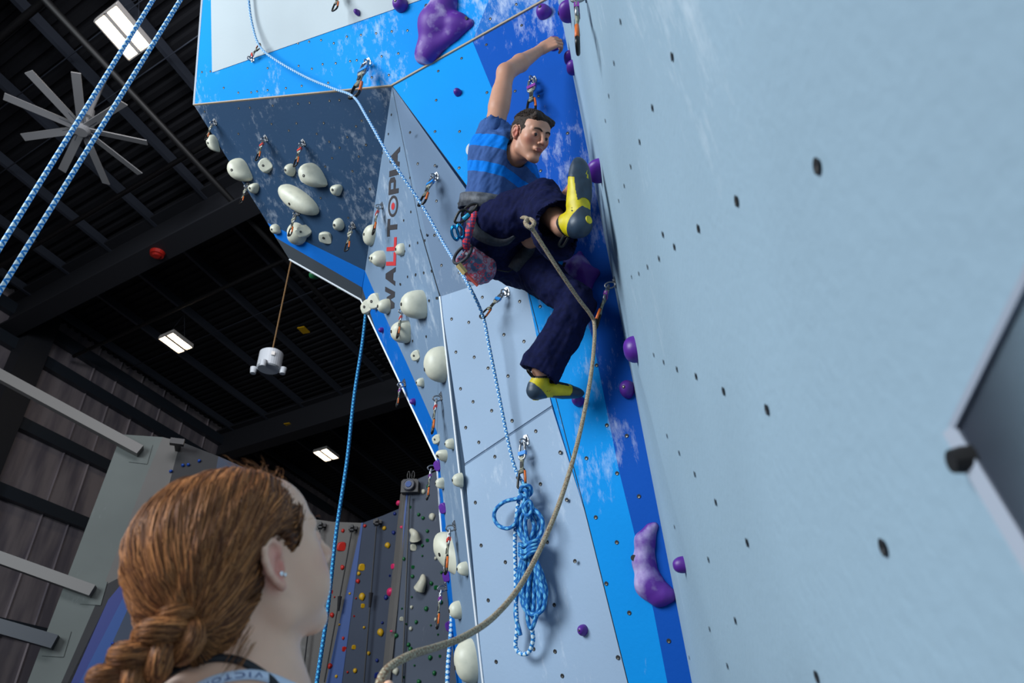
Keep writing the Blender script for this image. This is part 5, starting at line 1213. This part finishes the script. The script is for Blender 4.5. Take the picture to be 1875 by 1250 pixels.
def strap(name, bv, px, width, m, parent, lift=.004, thick=.003, miss=3.3):
    a = [on_surf(bv, u, v, lift, miss) for u, v in px]; return ribbon(name, [p for p, _ in a], [(n_-ray(*px[i]).normalized()*.6) for i, (_, n_) in enumerate(a)], width, m, parent, thick)
strap('leg_loop', tb_, [(873, 378), (866, 392), (866, 410), (874, 424), (890, 434), (910, 440), (928, 438), (942, 428)], [.026, .04, .048, .048, .045, .04, .03, .012], M['harness'], ha, .012, miss=3.15)
strap('leg_loop', tb_, [(940, 492), (952, 478), (966, 460), (974, 444)], [.05, .06, .055, .04], M['harness'], ha, .008)
M['dots'] = mat('red_dotted_fabric', srgb(70, 60, 110), .7); t = NT(M['dots']); b = t.n['Principled BSDF']; tc = t.add('ShaderNodeTexCoord'); vz = t.add('ShaderNodeTexVoronoi', Scale=75); vz.inputs['Randomness'].default_value = .35
t.link(tc.outputs['Object'], vz.inputs['Vector']); lt = t.add('ShaderNodeMath', operation='LESS_THAN'); lt.inputs[1].default_value = .46; t.link(vz.outputs['Distance'], lt.inputs[0])
mx = t.add('ShaderNodeMix', data_type='RGBA'); mx.inputs[6].default_value = srgb(72, 56, 104); mx.inputs[7].default_value = srgb(214, 44, 62); t.link(lt.outputs[0], mx.inputs[0]); t.link(mx.outputs[2], b.inputs['Base Color'])
rb = [P(871, 388, 3.10), P(864, 405, 3.08), P(858, 428, 3.08), P(854, 446, 3.10), P(858, 456, 3.12)]
ribbon('dotted_strap', rb, [camdir(-.2, 0, 1)]*5, [.02, .032, .036, .034, .026], M['dots'], ha, .006)
ribbon('gear_loop', [P(866, 384, 3.12), P(852, 396, 3.08), P(846, 420, 3.08), P(858, 452, 3.12)], [camdir(0, 0, 1)]*4, .008, M['harness'], ha, .004)
# belay device and carabiners on the harness
M['blue_metal'] = mat('blue_anodised_metal', srgb(20, 120, 180), .25, .85); M['blue_grip'] = mat('light_blue_grip', srgb(40, 160, 200), .4)
bz = empty('carabiner', P(862, 388, 3.05), 'steel locking carabiner with light blue sleeve on the harness gear loop', 'carabiner')
pts = [P(*q, 3.04) for q in ((874, 374), (862, 375), (850, 384), (846, 396), (856, 392), (868, 384))]
MB().tube(spline(pts, 5, True), .0058, 10, closed=True).build('frame', M['dark_steel'], bz, True)
b2 = empty('carabiner', P(845, 395, 3.03), 'dark pear shaped carabiner holding the blue belay device', 'carabiner')
pts = [P(*q, 3.03) for q in ((852, 384), (842, 387), (836, 396), (833, 406), (841, 408), (852, 402), (860, 393))]
MB().tube(spline(pts, 5, True), .0058, 10, closed=True).build('frame', M['dark_steel'], b2, True)
MB().cyl(P(848, 401, 3.02), P(859, 392, 3.02), .0085, n=14).build('sleeve', M['blue_grip'], b2, True)
bd_ = empty('belay_device', P(839, 425, 3.02), 'shiny blue tube belay device hanging from the carabiner behind the hip', 'belay device')
cc = P(838, 425, 3.03); x_, y_, z_ = camdir(.9, .25, .2).normalized(), camdir(-.25, .9, .1).normalized(), camdir(.1, -.2, 1).normalized()
mb = MB()
for s in (-1, 1):
    for j, (rr_, zz_) in enumerate(((.024, -.006), (.026, .006), (.022, .016))): mb.ring(cc+x_*(s*.012)+z_*zz_, x_*.55, y_*1.15, rr_, .0055, 22, 8)
mb.bar(cc-y_*.028-z_*.01, cc+y_*.028-z_*.01, .01, .03, up=z_)
mb.build('body', M['blue_metal'], bd_, True)
MB().tube([P(840, 407, 3.03), P(842, 416, 3.0), P(849, 424, 3.01), P(848, 434, 3.02)], .0035, 8).build('wire_loop', M['rubber_black'], bd_, True)
# chalk bag
cbc = P(868, 480, 3.15); ax1 = (P(884, 500, 3.2)-P(846, 464, 3.12)).normalized()
cb = empty('chalk_bag', cbc, 'patterned grey blue chalk bag tilted behind the climber hip', 'chalk bag')
M['chalkbag'] = noisy('patterned_bag_cloth', srgb(74, 96, 128), srgb(176, 150, 170), 26, .7, bump=.15, lo=.45, hi=.55)
t = NT(M['chalkbag']); b = t.n['Principled BSDF']; src = b.inputs['Base Color'].links[0].from_socket; tc = t.add('ShaderNodeTexCoord'); vz = t.add('ShaderNodeTexVoronoi', Scale=48); t.link(tc.outputs['Object'], vz.inputs['Vector'])
g1 = t.add('ShaderNodeMath', operation='COMPARE'); g1.inputs[1].default_value = .42; g1.inputs[2].default_value = .09; t.link(vz.outputs['Distance'], g1.inputs[0]); mx = t.add('ShaderNodeMix', data_type='RGBA'); mx.inputs[7].default_value = srgb(196, 74, 96); t.link(src, mx.inputs[6]); t.link(g1.outputs[0], mx.inputs[0]); t.link(mx.outputs[2], b.inputs['Base Color'])
a0, a1 = P(852, 470, 3.14), P(882, 494, 3.20)
V, Q = sdf_mesh([rc(a0, a1, .056, .058, k=.02), rc(P(873, 500, 3.18), P(888, 490, 3.2), .045, .045, k=.03), rc(a0-ax1*.09, a0-ax1*.045, .075, .070, k=.003, sub=True), rc(a0-ax1*.06, a0+ax1*.02, .045, .04, k=.003, sub=True)], .004); V = wrinkle(V, Q, .008, 22, seed=8)
npmesh('bag', V, Q, M['chalkbag'], cb)
ax_x = ax1.orthogonal().normalized(); MB().ring(a0-ax1*.018, ax_x, ax1.cross(ax_x), .050, .007, 28, 10).build('rim', M['harness'], cb, True)
MB().cyl(P(854, 464, 3.08), P(854, 464, 3.075), .006, n=14).build('rivet', M['unit'], cb)
br = empty('brush', P(860, 500, 3.1), 'wooden brush with red handle stuck at the chalk bag', 'brush')
MB().bar(P(852, 500, 3.07), P(875, 523, 3.07), .012, .008).build('handle', mat('red_handle', srgb(190, 84, 74), .5), br)
MB().bar(P(839, 484, 3.07), P(852, 500, 3.07), .020, .018).build('bristles', mat('tan_bristles', srgb(190, 166, 110), .8), br)
rope('bag_cord', [P(895, 490, 3.25), P(912, 494, 3.2), P(930, 497, 3.2), P(938, 493, 3.22)], .003, M['rubber_black'], cb)
# ------------------------------------------------------------------ the belayer
def dirw(az, elv): a, e = math.radians(az), math.radians(elv); return Vector((math.sin(a)*math.cos(e), math.cos(a)*math.cos(e), math.sin(e)))
AZ, EL, ROLL = 47, 30, -10
wy = dirw(AZ, EL); wz = dirw(AZ, EL+90); wx = wy.cross(wz); rr_ = math.radians(ROLL); wx, wz = wx*math.cos(rr_)+wz*math.sin(rr_), wz*math.cos(rr_)-wx*math.sin(rr_)
earp = P(492, 1030, .855); ks = 1.0
WM = basis(wx*ks, wy*ks, wz*ks, earp-(wx*.073-wy*.008+wz*.006)*ks)
wm = empty('person', Vector((-.3, .85, 0)), 'woman with braided brown hair seen from behind, looking up and holding the tan rope', 'person')
SKW, SKWR, LIPW = srgb(230, 182, 154), srgb(214, 138, 120), srgb(176, 96, 92)
M['skin_w'] = skin_mat('belayer_skin', SKW, SKWR, .45)
W_ = lambda *a: WM@Vector(a)
nb = P(425, 1300, .86); tr1 = P(385, 1335, .83)
wp = [p for p in head_prims()]
wp = xf(wp, WM)+[rc(W_(0, -.03, -.045), nb, .048, .052, k=.03), rc(W_(0, .012, -.058), nb, .032, .045, k=.03),
     rc(nb, P(560, 1420, .86), .058, .055, k=.06), rc(nb+camdir(-.01, -.02, 0), tr1, .055, .062, k=.05), rc(tr1, P(260, 1390, .84), .062, .058, k=.06),
     el(W_(.036, .052, -.045), (.03, .03, .03), k=.03),
     rc(P(300, 1500, .9), P(520, 1500, .9), .1, .1, k=.06), rc(nb, P(400, 1560, .9), .07, .12, k=.06)]
shW = P(590, 1450, .88); elW = P(690, 1900, 1.0); wrW = P(664, 1352, 1.12)
shW2 = P(180, 1450, .92)
rp = Vector(P(690, 1290, 1.11))
arm = [rc(shW, elW, .048, .038, k=.02), rc(elW, wrW, .038, .023, k=.02)]
hw = hand_prims(wrW, rp-wrW+camdir(-.02, .0, 0), camdir(.8, .1, .4), camdir(.3, .2, -.9), curl=(.9, .95, 1.0, 1.0), bend=(1.1, 1.2, .8), sc=.86, thumb=(.9, .7))
hz0 = Vector((nb.x-.02, nb.y+.03, 0))
low = [rc(Vector((hz0.x, hz0.y, 1.30)), Vector((hz0.x, hz0.y, .98)), .125, .12, k=.05), rc(Vector((hz0.x-.08, hz0.y, .9)), Vector((hz0.x-.10, hz0.y-.02, .10)), .088, .045, k=.04), rc(Vector((hz0.x+.09, hz0.y, .9)), Vector((hz0.x+.12, hz0.y+.05, .10)), .088, .045, k=.04),
       rc(shW2, Vector((shW2.x-.05, shW2.y+.08, 1.1)), .046, .038, k=.02), rc(Vector((shW2.x-.05, shW2.y+.08, 1.1)), Vector((shW2.x+.12, shW2.y+.3, 1.12)), .038, .026, k=.02), rc(Vector((hz0.x, hz0.y, 1.3)), nb, .12, .06, k=.06)]
V, Q = merge_sdf([(wp, .0027), (arm, .006), (hw, .0028), (low, .012)])
wb = npmesh('body', V, Q, M['skin_w'], wm)
cols = head_colors(local(WM, V), SKW, LIPW, SKWR, len(V))
color_attr(wb, cols)
eyes(WM, wm)
# hair: scalp cap
M['hair_w'] = mat('brown_hair', srgb(120, 78, 48), .42); t = NT(M['hair_w']); b = t.n['Principled BSDF']; at = t.add('ShaderNodeAttribute', attribute_name='Col'); t.link(at.outputs['Color'], b.inputs['Base Color'])
b.inputs['Specular IOR Level'].default_value = .3; b.inputs['Roughness'].default_value = .5
HC = Vector((0, -.024, .037)); HR = Vector((.089, .109, .089))
hl = [el(HC, HR, k=.01), el((0, -.072, -.02), (.064, .048, .062), k=.04), el((0, -.080, -.055), (.048, .036, .045), k=.04),
      el((0, .135, -.012), (.12, .078, .098), k=.012, sub=True), el((0, .035, -.105), (.13, .070, .090), k=.012, sub=True), el((.084, .004, -.002), (.030, .026, .040), k=.008, sub=True), el((-.084, .004, -.002), (.030, .026, .040), k=.008, sub=True)]
hl += [el((g*.085, .052, -.014), (.034, .032, .036), k=.01, sub=True) for g in (-1, 1)]
V, Q = sdf_mesh(xf(hl, WM), .003); cap_dir = np.array(WM.to_3x3()@Vector((0, .8, .5)))
V = wrinkle(V, Q, .004, 60, cap_dir, .15)
cap = npmesh('hair', V, Q, M['hair_w'], wm); color_attr(cap, np.tile(np.array(srgb(70, 40, 22)[:3]), (len(V), 1)))
capl = local(WM, V); capb = BVHTree.FromPolygons([Vector(p) for p in capl], Q.tolist())
rnd = random.Random(11); nrm_ = np.random.default_rng(5)
def strands(name, paths, rad, cols, parent=wm, m=None):
    """many thin strands, three-sided, one object"""
    n = len(paths[0]); A_ = np.array(paths); T = np.gradient(A_, axis=1); T /= np.linalg.norm(T, axis=2)[..., None]+1e-9
    ref = np.array([.31, .52, .79]); X = np.cross(T, ref); X /= np.linalg.norm(X, axis=2)[..., None]+1e-9; Y = np.cross(T, X)
    tap = np.ones(n); tap[-3:] = (.8, .5, .15); tap[0] = .6; R = (np.array(rad)[:, None]*tap)[..., None]
    Vv = np.stack([A_+(X*math.cos(a)+Y*math.sin(a))*R for a in (0, 2.094, 4.189)], 2).reshape(-1, 3)
    base_ = (np.arange(len(paths))[:, None, None]*n+np.arange(n-1)[None, :, None])*3; j = np.arange(3)[None, None, :]; j2 = (j+1) % 3
    Qq = np.stack([base_+j, base_+j2, base_+3+j2, base_+3+j], -1).reshape(-1, 4)
    o = npmesh(name, Vv, Qq, m or M['hair_w'], parent); color_attr(o, np.repeat(np.array(cols), n*3, axis=0)); o['kind'] = 'stuff'; return o
rootw = P(352, 1138, .80); root = WM.inverted()@rootw
def hair_col():
    a = rnd.random(); c0_, c1_ = (np.array(srgb(*c)[:3]) for c in ((92, 52, 28), (184, 122, 72)))
    c = c0_+(c1_-c0_)*a**1.5
    return c*(1.35 if rnd.random() < .06 else 1)
paths, rad, cl_ = [], [], []
rdir = (root-HC).normalized(); tries = 0
while len(paths) < 5200 and tries < 40000:
    tries += 1
    d = Vector(nrm_.normal(size=3)).normalized(); st = HC+d*.2
    h = capb.ray_cast(HC+d*.3, -d)
    if h[0] is None: continue
    p0 = h[0]
    if p0.z < -.06 or (p0-HC).length < .05: continue
    side = 1 if p0.x > 0 else -1
    n = 13; q = []; ang = d.angle(rdir)
    if ang < .12: continue
    L_ = rnd.uniform(.55, 1.0); lift = rnd.uniform(-.0006, .0026); wob = rnd.uniform(-.5, .5); f0 = rnd.uniform(0, 6.28)
    ok = True
    for i in range(n):
        f = i/(n-1)*L_
        dd = (d*math.sin((1-f)*ang)+rdir*math.sin(f*ang))/math.sin(ang)
        sag = math.sin(math.pi*f)*.16; fr_ = max(0, min(1, (p0.y+.01)/.05)); dd = dd+Vector((side*.06*math.sin(math.pi*f), 0, math.sin(math.pi*min(1, f*1.15))*(.42*fr_*(abs(p0.x)/.09)-.10*(1-fr_))))
        dd = (dd+Vector((0, wob*.05*math.sin(math.pi*f*1.5), wob*.04*math.sin(2.2*math.pi*f+f0)))).normalized()
        h = capb.ray_cast(HC+dd*.3, -dd)
        if h[0] is None: ok = False; break
        pt = h[0]
        if pt.x*side > .06 and -.026 < pt.y < .016 and -.045 < pt.z < .026: ok = False; break
        q.append(pt+dd*(lift+.0006*math.sin(f*9+f0)))
    if not ok: continue
    paths.append([tuple(WM@p) for p in q]); rad.append(rnd.uniform(.0006, .0011)); cl_.append(hair_col())
strands('hair_strands', paths, rad, cl_)
# loose flyaways round the brow and crown
paths, rad, cl_ = [], [], []
for i in range(120):
    a = rnd.uniform(-1.1, 1.3); b0 = Vector((rnd.uniform(-.05, .07), rnd.uniform(.02, .062), 0)); b0.z = .038+.088*math.sqrt(max(0, 1-(b0.x/.088)**2-((b0.y+.022)/.108)**2))
    o_ = (b0-HC).normalized(); t_ = Vector((rnd.uniform(-.6, .6), rnd.uniform(-.3, 1), rnd.uniform(-.2, .6))).normalized(); l = rnd.uniform(.01, .032); cu = rnd.uniform(-1, 1)
    q = [b0+(o_*.35+t_*.7)*l*f+Vector((cu*.008*math.sin(2.5*f), -.02*f*f, .004*math.sin(3*f+cu)*f)) for f in np.linspace(0, 1, 13)]
    paths.append([tuple(WM@p) for p in q]); rad.append(.0002); cl_.append(hair_col()*1.2)
for i in range(50):
    b0 = Vector((.070, rnd.uniform(-.06, -.04), rnd.uniform(-.075, -.05))) if i % 2 else Vector((rnd.uniform(.02, .06), rnd.uniform(-.075, -.05), rnd.uniform(-.10, -.07))); l = rnd.uniform(.02, .05)
    q = [b0+Vector((.006*f, -.8*l*f+.002*math.sin(3*f+i), -l*f*.5)) for f in np.linspace(0, 1, 13)]
    paths.append([tuple(WM@p) for p in q]); rad.append(.0004); cl_.append(hair_col())
strands('loose_hairs', paths, rad, cl_)
# braid
bsp = spline([rootw+(P(375, 1120, .81)-rootw), P(335, 1150, .785), P(300, 1176, .775), P(262, 1206, .77), P(226, 1238, .77), P(188, 1280, .775), P(150, 1340, .79), P(130, 1430, .82)], 14)
bsp = [Vector(p) for p in bsp]; NB = len(bsp); vw = camdir(0, 0, 1)
lock_paths = []; S = 0; arc = [0]
for i in range(1, NB): arc.append(arc[-1]+(bsp[i]-bsp[i-1]).length)
paths, rad, cl_ = [], [], []
for k in range(3):
    ctr = []
    for i, p in enumerate(bsp):
        t_ = (bsp[min(i+1, NB-1)]-bsp[max(i-1, 0)]).normalized(); s_ = t_.cross(vw).normalized(); n_ = s_.cross(t_).normalized()
        ph = arc[i]/.10*2*math.pi+k*2*math.pi/3; taper = .2+.8*min(1, arc[i]/.03)-.25*arc[i]/arc[-1]
        ctr.append((p+s_*(.0205*math.sin(ph))*taper+n_*(.0105*math.sin(2*ph))*taper, s_, n_, taper))
    vs, fs, _ = tube_data([c[0] for c in ctr], [.0133*c[3] for c in ctr], 10); VR = vs.reshape(-1, 10, 3)
    o = mesh_obj('braid_lock', vs, fs, M['hair_w'], wm, True); color_attr(o, np.tile(np.array(srgb(84, 50, 28)[:3]), (len(vs), 1)))
    for j in range(1000):
        i0 = rnd.randrange(0, NB-14); a = rnd.uniform(0, 6.28); tw = rnd.uniform(-1.2, 1.2); q = []
        for i in range(13):
            c = np.array(ctr[i0+i][0]); aa = ((a+tw*i/12)/6.2832*10) % 10; j0 = int(aa); ff = aa-j0
            v_ = VR[i0+i, j0 % 10]*(1-ff)+VR[i0+i, (j0+1) % 10]*ff; q.append(tuple(c+(v_-c)*(1.05+rnd.uniform(0, .03))))
        paths.append(q); rad.append(rnd.uniform(.0008, .0013)); cl_.append(hair_col())
strands('braid_strands', paths, rad, cl_)
# ear studs
M['stud'] = mat('silver_stud', srgb(235, 235, 238), .12, 1)
for (u, v, r) in ((514, 1050, .0032), (521, 1052, .0026)):
    bvw = bvh_of(wb); p, n_ = on_surf(bvw, u, v, .001, .86); mb = MB(); mb.ring(p, n_.orthogonal().normalized(), n_.cross(n_.orthogonal().normalized()), r*.45, r*.55, 14, 8); mb.cyl(p-n_*.002, p+n_*r*.6, r*.6, r*.3, 10); mb.build('ear_stud', M['stud'], wm, True)
# straps
M['strap_black'] = mat('black_strap', srgb(24, 24, 30), .6); M['strap_white'] = mat('white_strap', srgb(206, 214, 232), .6); M['print'] = mat('blue_print', srgb(70, 90, 140), .6)
strap('black_strap', bvw, [(268, 1278), (300, 1243), (335, 1221), (370, 1210), (405, 1206), (440, 1212), (470, 1228), (497, 1249), (515, 1275)], .0085, M['strap_black'], wm, .0016, .002, .84)
wpx = [(350, 1268), (380, 1252), (410, 1242), (440, 1237), (468, 1237), (500, 1245), (540, 1262)]
strap('white_strap', bvw, wpx, .0105, M['strap_white'], wm, .0016, .0018, .84)
cu = bpy.data.curves.new('strap_word', 'FONT'); cu.body = 'VICTOR'; cu.size = .0085; cu.extrude = .0002; cu.space_character = 1.25
tmp = bpy.data.objects.new('tmp', cu); COL.objects.link(tmp); bpy.context.view_layer.update()
me = bpy.data.meshes.new_from_object(tmp.evaluated_get(bpy.context.evaluated_depsgraph_get())); bpy.data.objects.remove(tmp)
tw = max(v.co.x for v in me.vertices); q = [on_surf(bvw, *p, .0042, .84) for p in spline([(478, 1238, 0), (450, 1238, 0), (420, 1241, 0), (395, 1249, 0), (375, 1258, 0)], 8) for p in [(p[0], p[1])]]
out = []
for v in me.vertices:      # runs right to left, upside down
    f = v.co.x/tw*(len(q)-1.001); i = int(f); f -= i; p = q[i][0]*(1-f)+q[i+1][0]*f; t_ = (q[i+1][0]-q[i][0]).normalized(); n_ = q[i][1]; s_ = n_.cross(t_).normalized()
    out.append(p+s_*(v.co.y-.003)+n_*v.co.z)
word = mesh_obj('strap_lettering', out, [tuple(p.vertices) for p in me.polygons], M['print'], wm)
# top and leggings below the frame
V, Q = sdf_mesh([rc(Vector((hz0.x, hz0.y, 1.27)), Vector((hz0.x, hz0.y, .98)), .134, .128, k=.05)], .012); npmesh('tank_top', V, Q, M['strap_black'], wm)
V, Q = sdf_mesh([rc(Vector((hz0.x, hz0.y, 1.0)), Vector((hz0.x, hz0.y, .93)), .128, .135, k=.05), rc(Vector((hz0.x-.08, hz0.y, .9)), Vector((hz0.x-.10, hz0.y-.02, .10)), .094, .050, k=.04), rc(Vector((hz0.x+.09, hz0.y, .9)), Vector((hz0.x+.12, hz0.y+.05, .10)), .094, .050, k=.04)], .012); npmesh('leggings', V, Q, M['denim'], wm)
for s, dx, dy in ((-1, -.10, -.02), (1, .12, .05)):
    x0, y0 = hz0.x+dx, hz0.y+dy
    V, Q = sdf_mesh([rc((x0, y0-.05, .045), (x0, y0+.06, .04), .044, .04, k=.02), rc((x0, y0+.06, .04), (x0+.01, y0+.15, .032), .04, .030, k=.02), rc((x0, y0-.01, .06), (x0, y0-.01, .12), .045, .05, k=.02)], .008); V[:, 2] = np.maximum(V[:, 2], .002); npmesh('shoe', V, Q, M['rubber_black'], wm)
